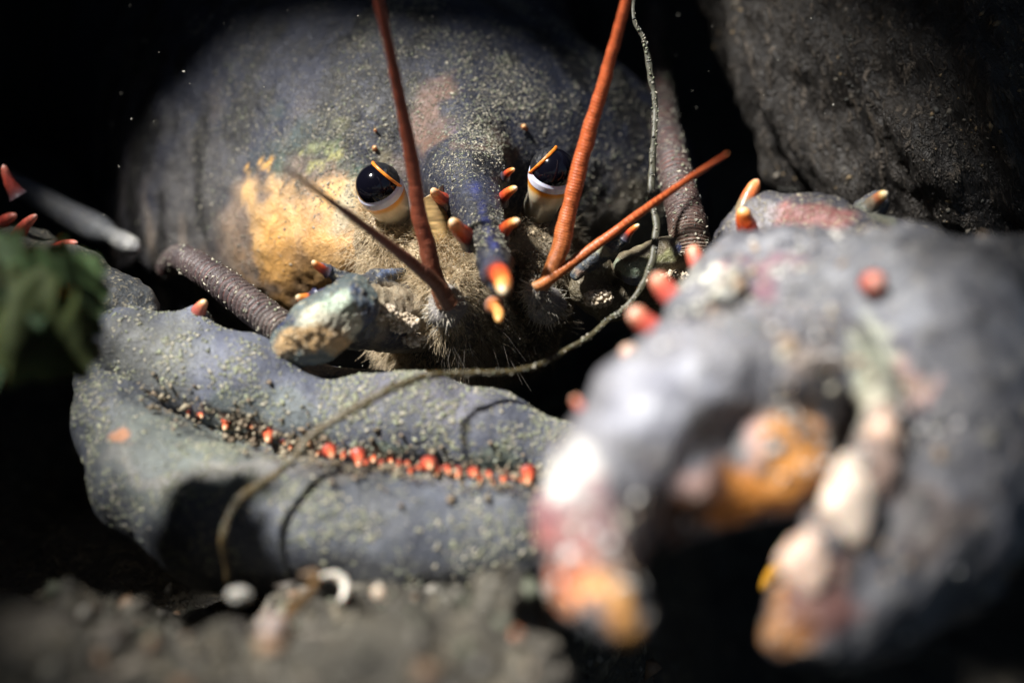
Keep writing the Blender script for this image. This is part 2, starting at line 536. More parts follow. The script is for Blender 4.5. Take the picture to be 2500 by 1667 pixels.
# crevice: a back wall, then an added unseen slab that shapes the sunlight
def wallfn(u, v):
    x = (u - 0.5) * 14; zz = v * 8 - 0.5
    y = 6.2 - 0.10 * x ** 2 * 0.6 + 0.0 * zz
    y = np.where(x < -1.9, np.minimum(y, 6.2 - (np.abs(x) - 1.9) * 2.2), y)
    y = np.where(x > 3.2, np.minimum(y, 6.2 - (x - 3.2) * 2.2), y)
    p = np.stack([x, y, zz], 1)
    y = y + 0.5 * fbm(p, 0.6, 4, 12) + 0.12 * fbm(p, 3.5, 4, 13)
    return unworld(np.stack([x, y, zz], 1))
P_, F_ = grid_mesh(200, 140, wallfn)
tag(link('crevice_wall', P_, F_, rockm), kind='structure')

# unseen slab added across the sun's path; its gap shapes the pool of light
LS = SUNK; UX = np.cross([0, 0, 1.0], LS); UX /= np.linalg.norm(UX); UY = np.cross(LS, UX)
SLABD = 5.0
def sunuv(p):
    p = np.asarray(p, float)
    return np.stack([p @ UX, p @ UY], -1)
LIT = [k(245, 980, -.3), k(232, 850, -.26), k(290, 740, -.22), k(262, 610, .5), k(340, 530, .6), k(490, 460, .5), k(630, 300, .45), k(850, 190, .40), k(1150, 130, .30), k(1350, 190, .25),
       k(1560, 230, .2), k(1690, 40, .65), k(1930, 60, .55), k(2130, 330, .3), k(2290, 560, -.9), k(2200, 850, -1.2), k(2195, 1040, -1.35),
       k(2100, 1260, -1.4), k(1990, 1440, -1.45), k(1800, 1640, -1.5), k(1480, 1720, -1.6), k(1000, 1730, -1.6), k(620, 1640, -1.5), k(400, 1570, -1.3),
       k(400, 1440, -.72), k(350, 1310, -.55), k(285, 1120, -.4)]
LUV = sunuv(LIT)
def inpoly_dist(q, poly):
    x, y = q[:, 0], q[:, 1]; ins = np.zeros(len(q), bool); dm = np.full(len(q), 9.0)
    n = len(poly)
    for i in range(n):
        a = poly[i]; b = poly[(i + 1) % n]
        c = ((a[1] > y) != (b[1] > y)) & (x < (b[0] - a[0]) * (y - a[1]) / (b[1] - a[1] + 1e-12) + a[0])
        ins ^= c
        ba = b - a; t = np.clip(((q - a) @ ba) / (ba @ ba), 0, 1)
        dm = np.minimum(dm, np.linalg.norm(q - a - t[:, None] * ba, axis=1))
    return np.where(ins, -dm, dm)
def make_light_slab():
    n = 340
    cu = LUV.mean(0); half = 8.0
    u, v = np.meshgrid(np.linspace(-half, half, n), np.linspace(-half, half, n), indexing='ij')
    q = np.stack([u.ravel() + cu[0], v.ravel() + cu[1]], 1)
    p3 = np.stack([q[:, 0], q[:, 1], np.zeros(len(q))], 1)
    D = inpoly_dist(q, LUV) + 0.09 * fbm(p3, 2.6, 5, 21)
    keep = (D > 0).reshape(n, n)
    thick = 0.12 + 0.30 * np.clip(D, 0, 1) + 0.05 * fbm(p3, 4, 4, 30)
    base = q[:, :1] * UX + q[:, 1:] * UY + LS * SLABD
    wob = 0.25 * fbm(p3, 0.7, 3, 24) + 0.06 * fbm(p3, 4, 3, 25)
    lo = base + LS * (wob)[:, None]
    up = lo + LS * np.clip(thick, 0.06, None)[:, None]
    V = np.vstack([lo, up]); N2 = n * n
    f = []
    kc = keep[:-1, :-1] & keep[1:, :-1] & keep[1:, 1:] & keep[:-1, 1:]
    ii, jj = np.nonzero(kc); a = ii * n + jj
    low = np.stack([a, a + 1, a + n + 1, a + n], 1); f.append(low)
    f.append(low[:, ::-1] + N2)
    # rims
    pad = np.zeros((n + 1, n + 1), bool); pad[1:n, 1:n] = kc
    for di, dj, e in ((1, 0, (1, 0, 1, 1)), (-1, 0, (0, 1, 0, 0)), (0, 1, (1, 1, 0, 1)), (0, -1, (0, 0, 1, 0))):
        nb = pad[1 + di:n + di, 1 + dj:n + dj]
        i2, j2 = np.nonzero(kc & ~nb)
        A = (i2 + e[0]) * n + j2 + e[1]; B = (i2 + e[2]) * n + j2 + e[3]
        f.append(np.stack([A, B, B + N2, A + N2], 1))
    f = np.concatenate(f)
    used = np.unique(f); remap = np.full(len(V), -1); remap[used] = np.arange(len(used))
    return V[used], remap[f]
P_, F_ = make_light_slab()
tag(link('light_slab', P_, F_, rockm), kind='structure')

# boulder at the upper right
def boulder(pts, h, lo, hi, amp, seed, name, label, m, kk=0.15):
    s = SDF(lo, hi, h); s.chain(pts, kk)
    v, f = s.mesh(); n = normals(v, f)
    q = np.stack([v[:, 0] * .9 + v[:, 2] * .45, v[:, 1], (v[:, 2] * .9 - v[:, 0] * .45) * .38], 1) * 1.25
    v = v + n * (amp * fbm(q, 3.0, 6, seed, .55) + amp * 0.7 * np.abs(fbm(q, 7, 5, seed + 3)))[:, None]
    return tag(link(name, v, f, m), label, 'rock'), v, f
BM = shell_mat('boulder_rock', speck=(0.16, 0.13, 0.10), sscale=45, slo=0.52, shi=0.62, sfac=0.85, dark=0.3, rough=0.55, bump=1.0, bdist=0.02, base=(0.030, 0.026, 0.022), rot=math.radians(22), stretch=(1, 1, .22), use_silt=False)
boul, BV, BF = boulder([(2130, -300, 1.0, 450), (2290, 40, .75, 480), (2470, 330, .5, 480)], 0.022,
    (0.3, -1.3, -.7), (3.2, 2.2, 2.4), 0.07, 41, 'boulder', 'dark grainy boulder leaning over the big claw, in the upper right', BM)

P, Nn = scatter(BV, BF, 5200, lambda c, nn: np.clip(.2 - nn[:, 1], 0, 1) * np.clip(fbm(np.stack([c[:, 0] * .9 + c[:, 2] * .45, c[:, 1], (c[:, 2] * .9 - c[:, 0] * .45) * .4], 1), 9, 4, 140) + .1, .02, 2), 141)
fv, ff, fc = flakes(P, Nn, .002 + .007 * RNG.random(len(P)) ** 3, [(.15, .135, .11), (.10, .10, .09), (.20, .15, .09), (.07, .07, .065)], .6, seed=142)
tag(link('grit', fv, ff, M['silt'], boul, col=fc, smooth=False), kind='stuff')

# =================================================================== LOBSTER
lob = empty('lobster', k(1050, 950, 0.6), 'large dark blue lobster with orange spines and black eyes, claws before its face', 'lobster')

# ---- carapace
s = SDF((-2.0, -0.62, -0.45), (1.25, 3.4, 2.5), 0.0155)
s.chain([(780, 60, 3.3, 640), (810, 170, 2.2, 620), (870, 300, 1.45, 540), (1040, 460, .75, 390)], 0.3)
s.ell(k(760, 420, 1.3), (.56, .6, .60), .25)
s.ell(k(690, 560, 1.25), (.50, .5, .52), .25)
s.ell(k(900, 200, .95), (.55, .45, .50), .25)
s.ell(k(640, 700, 1.15), (.40, .42, .34), .2)
s.ell(k(760, 520, .85), (.42, .42, .40), 0.30)          # cheeks
s.ell(k(820, 590, .45), (.24, .24, .20), 0.22)
s.ell(k(1440, 520, .85), (.36, .42, .36), 0.30)
s.ell(k(1090, 330, .62), (.42, .38, .26), 0.25)
s.ell(k(900, 600, .22), (.11, .12, .09), 0.14)
# rostrum, flat and triangular
s.chain([(1110, 340, .34, 140), (1145, 455, .08, 80), (1180, 550, -.11, 40)], 0.09)
s.chain([(1168, 510, -.05, 44), (1190, 580, -.18, 34), (1206, 640, -.29, 31), (1220, 696, -.40, 27)], 0.05)
# orbits
s.ell(k(945, 490, .04), (.095, .12, .11), 0.03, sub=True)
s.ell(k(1340, 470, .04), (.095, .12, .12), 0.03, sub=True)
# groove down the middle of the rostrum
s.chain([(1030, 60, .72, 8), (1085, 270, .24, 8), (1120, 370, .08, 5)], 0.03, sub=True)
v, f = s.mesh()
n = normals(v, f)
v = v + n * (0.006 * fbm(v, 9, 4, 50) + 0.0035 * fbm(v, 34, 3, 51))[:, None]
NAVY = (0.014, 0.018, 0.036)
bl = [
    (k(620, 540, .75), (.36, .5, .36), (0.085, 0.08, 0.076), .8),
    (k(480, 480, 1.2), (.28, .6, .6), (0.11, 0.095, 0.085), .7),
    (k(790, 600, .30), (.34, .40, .24), (0.30, 0.21, 0.14), .8),
    (k(820, 610, .28), (.25, .34, .17), (0.60, 0.33, 0.11), 1.0),
    (k(730, 540, .40), (.12, .3, .13), (0.62, 0.38, 0.15), .9),
    (k(760, 600, .40), (.10, .3, .07), (0.66, 0.34, 0.09), .8),
    (k(880, 650, .20), (.15, .25, .09), (0.60, 0.38, 0.16), .8),
    (k(850, 520, .25), (.07, .2, .07), (0.42, 0.38, 0.24), .8),
    (k(790, 380, .45), (.16, .3, .13), (0.035, 0.06, 0.06), .9),
    (k(825, 315, .48), (.045, .1, .03), (0.42, 0.42, 0.13), .9),
    (k(785, 410, .40), (.035, .1, .03), (0.5, 0.48, 0.16), .9),
    (k(635, 385, .72), (.03, .1, .03), (0.7, 0.36, 0.06), .9),
    (k(1050, 340, .2), (.07, .2, .12), (0.19, 0.105, 0.07), .8),
    (k(1190, 370, .16), (.05, .2, .10), (0.17, 0.095, 0.065), .8),
    (k(1480, 600, .5), (.2, .3, .2), (0.16, 0.13, 0.08), .8),
]
def on_shell(px, py):
    o_ = np.array([0, -CAMD, 0]); t_ = k(px, py, 0) - o_; t_ /= np.linalg.norm(t_)
    w_ = v - o_; al = w_ @ t_; c_ = np.where(np.linalg.norm(w_ - al[:, None] * t_, axis=1) < .02)[0]
    return v[c_[np.argmin(al[c_])]]
for px, py, r_, cc in ((820, 318, .030, (.36, .36, .12)), (785, 412, .026, (.44, .42, .14)), (800, 350, .035, (.10, .15, .07)), (775, 365, .02, (.3, .32, .14)), (735, 330, .018, (.34, .33, .2)),
                       (637, 385, .022, (.66, .36, .08)), (700, 385, .05, (.05, .09, .06)), (830, 400, .05, (.05, .09, .07)), (985, 300, .03, (.2, .2, .16)), (1190, 330, .03, (.28, .27, .18)), (900, 395, .03, (.33, .29, .18)),
                       (690, 440, .03, (.22, .18, .12)), (560, 430, .04, (.16, .14, .12)), (520, 560, .04, (.20, .16, .13)), (600, 640, .05, (.17, .14, .12)), (1010, 240, .04, (.12, .12, .11)), (900, 250, .05, (.09, .09, .085)), (1480, 385, .03, (.3, .27, .22)), (1500, 530, .04, (.26, .23, .18))):
    bl.append((on_shell(px, py), r_, cc, .9))
col = pigment(v, NAVY, bl, warp=0.07, wscale=13)
stq = v * np.array([1, 1, .4])
st1 = np.clip((fbm(stq, 11, 4, 151) - .15) * 2.2, 0, 1)[:, None] * np.clip((-.35 - v[:, :1]) * 3.0, 0, 1) * np.clip((.75 - v[:, 2:3]) * 2, 0, 1)
col = col * (1 - .75 * st1) + np.array([.24, .19, .145]) * .75 * st1
st2 = np.clip((fbm(stq + 9, 13, 4, 157) - .1) * 2.2, 0, 1)[:, None]
col = col * (1 - .8 * st2 * (col[:, :1] < .34))
sp_ = np.clip((fbm(v, 26, 3, 140) - .75) * 4, 0, 1)[:, None] * (col[:, :1] > .3)
col = col * (1 - .75 * sp_)
# blue line in the groove
gl = [k(1030, 60, .72), k(1085, 270, .24), k(1130, 400, .06), k(1175, 520, -.14), k(1205, 610, -.30)]
dm = np.full(len(v), 9.0)
for a, b in zip(gl[:-1], gl[1:]):
    ba = b - a; t = np.clip(((v - a) @ ba) / (ba @ ba), 0, 1)
    dd = v - a - t[:, None] * ba; dm = np.minimum(dm, np.sqrt(dd[:, 0] ** 2 + (0.35 * dd[:, 1]) ** 2 + (0.35 * dd[:, 2]) ** 2))
mk = np.clip(1.2 - dm / 0.009 + .6 * fbm(v, 25, 3, 44), 0, 1)[:, None]
col = col * (1 - mk) + np.array([0.016, 0.024, 0.13]) * mk
ochre = np.clip((col[:, 0] - 0.2) * 4, 0, 1)
silt = np.clip(1.15 - ochre * 0.95 - mk[:, 0] * 0.4, 0.05, 1)
front = np.clip(1.25 - np.linalg.norm((v - k(1050, 430, .2)) * [1, .6, 1], axis=1) / .85, 0.15, 1)  # pale specks fade away from the face, imitating the falloff of light
cara = link('carapace', v, f, M['cara'], lob, col=col, attrs={'silt': silt * front})
CV, CF, CSILT = v, f, silt

# settled grains on the carapace, thinned out away from the pool of light
def cmask(c, nn):
    p = np.clip(nn @ np.array([0, -.5, .85]) + .25, 0, 1)
    r = np.exp(-(np.linalg.norm((c - k(1080, 400, .2)) * [1, .8, .9], axis=1) / .48) ** 2) + 0.04
    oc = np.exp(-(np.linalg.norm((c - k(790, 590, .3)) * [1, .5, 1.2], axis=1) / .25) ** 2)
    st = np.clip(dmc(c), 0, 1)
    return p * r * (1 - .93 * oc) * st * np.clip(0.35 + 1.3 * fbm(c, 8, 5, 70), 0.04, 3)
def dmc(c):
    d_ = np.full(len(c), 9.0)
    for a, b in zip(gl[:-1], gl[1:]):
        ba = b - a; t = np.clip(((c - a) @ ba) / (ba @ ba), 0, 1)
        dd = c - a - t[:, None] * ba; d_ = np.minimum(d_, np.sqrt(dd[:, 0] ** 2 + (0.3 * dd[:, 1]) ** 2 + (0.3 * dd[:, 2]) ** 2))
    return (d_ / 0.012) ** 2
P, Nn = scatter(v, f, 34000, cmask, 3)
CREAM = [(0.29, 0.27, 0.21), (0.21, 0.205, 0.17), (0.38, 0.35, 0.28), (0.14, 0.14, 0.13), (0.20, 0.215, 0.15)]
sz = 0.0008 + 0.0030 * RNG.random(len(P)) ** 3.5
fv, ff, fc = flakes(P + Nn * 0.0006, Nn, sz, CREAM, 0.55, seed=4)
tag(link('silt', fv, ff, M['silt'], cara, col=fc, smooth=False), kind='stuff')

# ---- rostral spines
RS = [((1092, 492, -.02), (1056, 462, -.09), 19), ((1152, 585, -.18), (1104, 536, -.28), 25),
      ((1232, 432, .02), (1256, 413, -.03), 11), ((1222, 492, -.04), (1262, 458, -.11), 16), ((1218, 580, -.18), (1268, 538, -.28), 19)]
for a, b, r in RS:
    spine(k(*a), k(*b), r / 1000, cara)
spine(k(1208, 665, -.37), k(1230, 716, -.56), 0.0265, cara, blunt=0.6)
spine(k(1205, 745, -.30), k(1218, 785, -.42), 0.017, cara, [(0, (0.2, .12, .1)), (.3, (.6, .2, .05)), (1, (.9, .5, .15))], blunt=0.6)
# small thorns behind the eyes
def surf(px, py, off=0.0):
    """nearest carapace point along the view of that spot"""
    o = np.array([0, -CAMD, 0]); t = k(px, py, 0) - o; t /= np.linalg.norm(t)
    w_ = CV - o; al = w_ @ t; pr = np.linalg.norm(w_ - al[:, None] * t, axis=1)
    c = np.where(pr < 0.02)[0]
    i = c[np.argmin(al[c])]
    return CV[i]
for px, py, r in ((916, 352, 9), (1293, 309, 10), (905, 313, 5)):
    q = surf(px, py); spine(q + [0, .012, 0], q + [0.002, -.014, .006], r / 1000, cara, [(0, (.4, .08, .03)), (.5, (.75, .2, .04)), (1, (.9, .6, .3))])

# ---- eyes
def eye(c, stalkfoot, plate, r=0.054, tilt=None):
    c = np.array(c); foot = np.array(stalkfoot)
    ax = tilt / np.linalg.norm(tilt)
    e = empty('eye', c, None, None); e.parent = lob; e.location = Vector(world(c)) - lob.location
    # local frame
    U = np.cross(ax, [0, 1, 0.3]); U /= np.linalg.norm(U); Vv = np.cross(ax, U)
    def lathe(ang0, ang1, rad, n=24, seg=48):
        th = np.linspace(ang0, ang1, n); ph = np.linspace(0, 2 * math.pi, seg, endpoint=False)
        rr = rad(th)
        p = c + (rr * np.cos(th))[:, None, None] * ax + (rr * np.sin(th))[:, None, None] * (np.cos(ph)[None, :, None] * U + np.sin(ph)[None, :, None] * Vv)
        i = np.arange(n - 1)[:, None] * seg; j = np.arange(seg)[None]
        ff = np.stack([i + j, i + seg + j, i + seg + (j + 1) % seg, i + (j + 1) % seg], -1).reshape(-1, 4)
        return p.reshape(-1, 3), ff, np.repeat(th, seg)
    v, f, th = lathe(0.001, math.radians(97), lambda t: np.full_like(t, r))
    o = link('cornea', v, f, M['cornea'], e)
    # cup: pale rim, orange ring, then the stalk down to its foot
    n = 60; t = np.linspace(0, 1, n)
    start = c - ax * r * 0.02
    mid = c - ax * r * 1.3
    pts = spline([start, c - ax * r * .5, mid, (mid * .6 + foot * .4), foot], n)
    R = np.interp(t, [0, .10, .25, .42, .6, 1], [r * .99, r * 1.06, r * 1.06, r * .96, r * .84, r * .78])
    v, f, tt = sweep(pts, R, 40, cap=True)
    nz = fbm(v, 30, 3, 8)
    colr = grad(np.clip(tt + 0.012 * nz, 0, 1), [(0, (.66, .66, .80)), (.25, (.72, .72, .82)), (.275, (.82, .28, .02)), (.35, (.85, .38, .04)), (.39, (.85, .62, .35)), (.48, (.70, .60, .42)), (.62, (.34, .30, .24)), (.8, (.2, .18, .14)), (1, (.16, .14, .1))])
    link('eyestalk', v, f, M['stalk'], e, col=colr)
    # horny lid: a dark cap with an orange edge that overlaps the cornea
    m_ = np.array([.64 if foot[0] > c[0] else -.73, -.10, .75]); m_ /= np.linalg.norm(m_)
    ax, U = m_, np.cross(m_, [0, 1, .3]); U /= np.linalg.norm(U); Vv = np.cross(ax, U)
    v, f, th = lathe(0.001, math.radians(50), lambda t: np.full_like(t, r * 1.05))
    link('eyelid', v + .002 * fbm(v, 50, 3, 4)[:, None] * ax, f, M['limb'], e, col=np.tile((.006, .007, .010), (len(v), 1)), attrs={'silt': np.full(len(v), .06)})
    v, f, th = lathe(math.radians(47), math.radians(56), lambda t: r * (1.045 + .07 * np.sin(np.clip((t - math.radians(47)) / math.radians(9), 0, 1) * math.pi)), 10)
    link('eyelid_edge', v, f, M['spine'], e, col=np.tile((.88, .27, .03), (len(v), 1)))
    return e
    A = spline(plate, 24)
    v, f, tt = sweep(A, np.interp(np.linspace(0, 1, 24), [0, .15, .6, 1], [.003, .007, .0085, .004]), 14, flat=0.4, up=(0, -1, 0))
    link('eyelid', v, f, M['spine'], e, col=np.tile((.88, .30, .04), (len(v), 1)))
    A2 = A + np.array([0.006 * np.sign(foot[0] - c[0]) * 1.0, .012, .006])
    v, f, tt = sweep(A2, 0.011, 14, flat=0.6, up=(0, -1, 0))
    link('orbit_rim', v + 0.002 * fbm(v, 60, 3, 3)[:, None], f, M['limb'], e, col=np.tile((.13, .11, .06), (len(v), 1)), attrs={'silt': np.ones(len(v))})
eye(k(922, 453, -.03), k(972, 560, .14), [k(910, 404, -.095), k(932, 413, -.115), k(957, 434, -.118), k(974, 458, -.100)], tilt=np.array([-.30, -.62, .52]))
eye(k(1350, 416, -.03), k(1312, 520, .14), [k(1348, 368, -.09), k(1335, 385, -.115), k(1316, 402, -.12), k(1296, 424, -.10)], tilt=np.array([.16, -.66, .60]))

# ---- face below the rostrum
s = SDF((-.55, -.35, -.35), (.50, .62, .32), 0.0095)
s.ell(k(1030, 660, .16), (.15, .17, .15), .08)
s.ell(k(1110, 720, .05), (.10, .16, .10), .06)
s.ell(k(1270, 680, .18), (.14, .17, .15), .08)
s.ell(k(955, 592, .16), (.10, .13, .09), .06)
s.ell(k(1310, 590, .22), (.10, .13, .09), .06)
s.ell(k(1130, 830, .18), (.22, .2, .10), .08)
v, f = s.mesh(); n = normals(v, f)
v = v + n * (0.014 * fbm(v, 14, 4, 60) + .006 * fbm(v, 50, 3, 61))[:, None]
col = pigment(v, (0.34, 0.26, 0.16), [(k(1000, 650, 0), (.15, .25, .17), (0.46, 0.35, 0.21), .95), (k(1150, 850, 0), (.3, .3, .08), (0.05, .045, .04), .9), (k(1300, 700, 0), (.14, .3, .2), (.10, .08, .05), .8), (k(1050, 780, 0), (.1, .3, .06), (.22, .19, .14), .6)])  # dark patches paint in shade below the mouth and on the right
face = link('face', v, f, M['limb'], lob, col=col, attrs={'silt': np.ones(len(v))})
FV, FF = v, f

def hairs(P, N, L, r, colfn, parent, name, flow=(0, -.3, -.5), droop=0.5, seed=1, m=None):
    rg = np.random.default_rng(seed); n = len(P); q = 5
    L = L * (0.5 + rg.random(n))[:, None]
    d0 = N + rg.normal(size=(n, 3)) * .35 + np.array(flow) * .6; d0 /= np.linalg.norm(d0, axis=1, keepdims=True)
    d1 = d0 + np.array(flow) * droop + rg.normal(size=(n, 3)) * .35
    t = np.linspace(0, 1, q)
    C = P[:, None] + (d0[:, None] * t[None, :, None] + (d1 - d0)[:, None] * (t ** 2)[None, :, None] * .5) * L[:, None]
    side = np.cross(d0, rg.normal(size=(n, 3))); side /= np.linalg.norm(side, axis=1, keepdims=True)
    s2 = np.cross(d0, side)
    W = (r * (1 - t * .85))[None, :, None]
    ring = [C + side[:, None] * W, C + (-.5 * side + .87 * s2)[:, None] * W, C + (-.5 * side - .87 * s2)[:, None] * W]
    v = np.stack(ring, 2).reshape(-1, 3)
    base = (np.arange(n) * q * 3)[:, None]; fl = []
    for i in range(q - 1):
        for j in range(3):
            fl.append([i * 3 + j, i * 3 + (j + 1) % 3, i * 3 + 3 + (j + 1) % 3, i * 3 + 3 + j])
    f = (base[:, :, None] + np.array(fl)[None]).reshape(-1, 4)
    c = colfn(P) * (0.7 + .6 * rg.random((n, 1)))
    return tag(link(name, v, f, m or M['seta'], parent, col=np.repeat(c, q * 3, 0)), kind='stuff')
def fmask(c, nn):
    return np.clip(-nn[:, 1] + .4, 0, 1) * (np.exp(-(np.linalg.norm((c - k(1040, 690, 0)) * [1, .6, .8], axis=1) / .2) ** 2) + .25) * np.clip(.5 + fbm(c, 16, 3, 66), .05, 2)
P, Nn = scatter(v, f, 15000, fmask, 6)
def hcol(P):
    m_ = np.clip((P[:, :1] + .14) / .14, 0, 1)  # hair darkens to the right, painting in the shaded side of the face
    return (1 - m_) * np.array([[.56, .44, .28]]) + m_ * np.array([[.12, .095, .065]])
hairs(P, Nn, .034, .0009, hcol, face, 'setae', seed=3)
# long feelers of hair hanging from the mouth
P, Nn = scatter(v, f, 170, lambda c, nn: np.exp(-(np.linalg.norm((c - k(1120, 800, 0)) * [1, .5, 1], axis=1) / .1) ** 2), 8)
hairs(P, Nn, .07, .0010, lambda P: np.tile((.09, .075, .06), (len(P), 1)), face, 'mouth_bristles', flow=(.1, -.3, -.8), droop=.8, seed=5)
# clotted silt on the face
P, Nn = scatter(v, f, 7000, fmask, 9)
fv, ff, fc = flakes(P, Nn, .002 + .005 * RNG.random(len(P)) ** 2, [(.55, .45, .30), (.42, .34, .22), (.34, .28, .2)], .8, seed=8)
tag(link('silt', fv, ff, M['silt'], face, col=fc, smooth=False), kind='stuff')
# ribbed yellow plate beside the rostrum
v, f = grid_mesh(40, 60, lambda a, b: k(0, 0, 0) * 0 + np.stack([
    (k(1035, 0, -.02)[0] + (a * .07 - .01) + b * .03 - .045 * (a - .5) ** 2), -.055 + .10 * (a - .45) ** 2 * 4 * .3 + .02 * b + .0008 * np.sin(b * 170 + a * 3 + np.sin(a * 9)) + .02 * a,
    (k(0, 490, 0)[2] - b * .12 + a * .03 - 0.25 * (b - .4) * (a - .4) * .2)], 1))
v2 = v + np.array([0, .008, 0]); nn_ = len(v)
f2 = np.vstack([f[:, ::-1], f + nn_])
link('cheek_plate', np.vstack([v, v2]), f2, M['stalk'], lob, col=np.tile((.42, .28, .12), (2 * nn_, 1)) * (1 + .5 * fbm(np.vstack([v, v2]) * [1, 1, 5], 30, 3, 8))[:, None])

# ---- antennules (four red rods)
RODC = [(0, (.38, .22, .10)), (.12, (.50, .17, .05)), (.4, (.52, .11, .03)), (1, (.42, .07, .025))]
LRODC = [(0, (.24, .11, .06)), (.3, (.22, .055, .025)), (1, (.16, .03, .018))]
DRODC = [(0, (.16, .07, .04)), (.4, (.16, .055, .035)), (1, (.16, .09, .06))]
for pts, rings, st in (
    ([(1088, 745, -.16, 21), (1062, 672, -.20, 22), (1028, 545, -.25, 20), (1003, 380, -.32, 17), (968, 200, -.42, 14), (922, -15, -.55, 12.5), (890, -160, -.64, 11)], 130, LRODC),
    ([(1322, 705, -.16, 15), (1355, 640, -.17, 23), (1390, 510, -.19, 21.5), (1430, 350, -.22, 19), (1483, 170, -.28, 16), (1532, -10, -.36, 13), (1570, -160, -.42, 11)], 130, RODC),
    ([(1100, 745, -.20, 22), (1062, 690, -.24, 19), (980, 622, -.33, 14), (880, 545, -.45, 11), (790, 478, -.58, 8.5), (738, 440, -.66, 6.5), (690, 405, -.74, 4)], 60, DRODC),
    ([(1305, 702, -.17, 14), (1340, 683, -.18, 14), (1440, 610, -.16, 12.5), (1560, 522, -.20, 11), (1670, 445, -.32, 8.5), (1730, 405, -.48, 5.5), (1775, 375, -.62, 2)], 60, RODC)):
    ringed(pts, 1000, rings, .05, 18, lob, M['rod'], 'antennule', st, tuple(c * 1.5 for c in st[1][1]) if st is RODC else tuple(c * .6 for c in st[1][1]), .14)
# antennule foot segments
for c, r in ((k(1092, 748, -.12), (.045, .05, .05)), (k(1312, 712, -.13), (.030, .04, .032)), (k(1335, 745, -.08), (.045, .06, .045))):
    o = ball(c, r, lob, M['limb'], (.26, .24, .22), 'antennule_base', .18)
    P = np.array(c) + RNG.normal(size=(260, 3)) * np.array(r) * .62; Nd = P - np.array(c); Nd /= np.linalg.norm(Nd, axis=1, keepdims=True)
    P = np.array(c) + Nd * np.array(r) * .98
    hairs(P, Nd, .018, .0012, lambda P: np.tile((.5, .45, .36), (len(P), 1)), o, 'setae', seed=12)

# ---- antennae
ANT = [(0, (.10, .085, .07)), (.3, (.085, .062, .06)), (1, (.05, .035, .035))]
o, v, f = ringed([(735, 850, -.22, 50), (690, 805, -.18, 46), (620, 752, -.10, 44), (545, 695, .0, 42), (480, 650, .12, 38), (445, 630, .28, 34), (420, 640, .48, 30), (380, 700, .8, 26)], 460, 52, .17, 30, lob, M['flag'], 'antenna', ANT, (.26, .07, .05), .06)
v0 = v
fq = np.array([q for q in f if len(q) == 4])
P, Nn = scatter(v, fq, 420, None, 3)
fv, ff, fc = flakes(P, Nn, .0022 + .003 * RNG.random(len(P)), CREAM, .6, seed=9)
tag(link('silt', fv, ff, M['silt'], o, col=fc, smooth=False), kind='stuff')
o, v, f = ringed([(1690, 640, -.02, 55), (1685, 590, 0, 52), (1672, 520, .08, 47), (1650, 430, .22, 44), (1630, 340, .42, 40), (1612, 240, .75, 36), (1600, 130, 1.2, 30), (1600, 20, 1.8, 24)], 460, 64, .13, 30, lob, M['flag'], 'antenna', [(0, (.19, .14, .10)), (.25, (.10, .06, .05)), (.5, (.05, .035, .035)), (1, (.03, .03, .03))], (.32, .08, .045), .06)  # colour darkens along its length to paint the fade into shadow
fq = np.array([q for q in f if len(q) == 4])
P, Nn = scatter(v, fq, 1400, None, 3)
fv, ff, fc = flakes(P, Nn, .0022 + .0035 * RNG.random(len(P)), CREAM, .6, seed=9)
tag(link('silt', fv, ff, M['silt'], o, col=fc, smooth=False), kind='stuff')

# ---- antenna peduncles
def organic(name, prims, lo, hi, h, base, blobs, m, amp=.006, seed=80, parent=None, siltv=1.0, warp=.03, nsc=14, wsc=14, tonal=.45):
    s = SDF(lo, hi, h)
    for p in prims:
        kind = p[0]
        if kind == 'c': s.chain(p[1], p[2])
        elif kind == 'e': s.ell(p[1], p[2], p[3])
        elif kind == '-c': s.chain(p[1], p[2], sub=True)
        elif kind == '-e': s.ell(p[1], p[2], p[3], sub=True)
    v, f = s.mesh(); n = normals(v, f)
    v = v + n * (amp * fbm(v, nsc, 4, seed) + amp * .4 * fbm(v, nsc * 4, 3, seed + 1))[:, None]
    col = pigment(v, base, blobs, seed, warp, wsc)
    tone = fbm(v, 7, 5, seed + 7, .6)
    col = col * np.clip(1 + tonal * tone, .25, 1.9)[:, None]
    o = link(name, v, f, m, parent or lob, col=col, attrs={'silt': np.full(len(v), siltv)})
    return o, v, f

ped, pv, pf = organic('antenna_base', [('c', [(706, 848, -.24, 54), (775, 800, -.27, 74), (862, 740, -.25, 66)], .03),
                      ('-c', [(690, 960, -.42, 60), (800, 925, -.44, 62), (910, 860, -.42, 56)], .012)],
    (-.62, -.45, -.16), (-.30, -.02, .22), .0062, (.10, .13, .13),
    [(k(800, 775, -.36), (.10, .1, .05), (.62, .60, .44), 1), (k(830, 735, -.33), (.07, .1, .04), (.42, .52, .40), .9), (k(760, 845, -.34), (.12, .12, .035), (.55, .36, .17), .95), (k(700, 780, -.25), (.035, .1, .03), (.02, .03, .09), .9), (k(880, 760, -.3), (.02, .1, .1), (.03, .05, .12), .8)], M['limb'], .008, 81, siltv=.8, nsc=22)
organic('antenna_base', [('c', [(880, 770, -.14, 82), (950, 775, -.06, 80), (1020, 790, .02, 70)], .03)],
    (-.50, -.32, -.14), (-.12, .2, .20), .0075, (.30, .24, .16),
    [(k(960, 830, -.1), (.08, .1, .05), (.03, .035, .06), .9), (k(900, 740, -.2), (.06, .1, .04), (.45, .38, .26), .9), (k(880, 800, -.2), (.03, .1, .06), (.05, .07, .10), .7)], M['limb'], .010, 82)
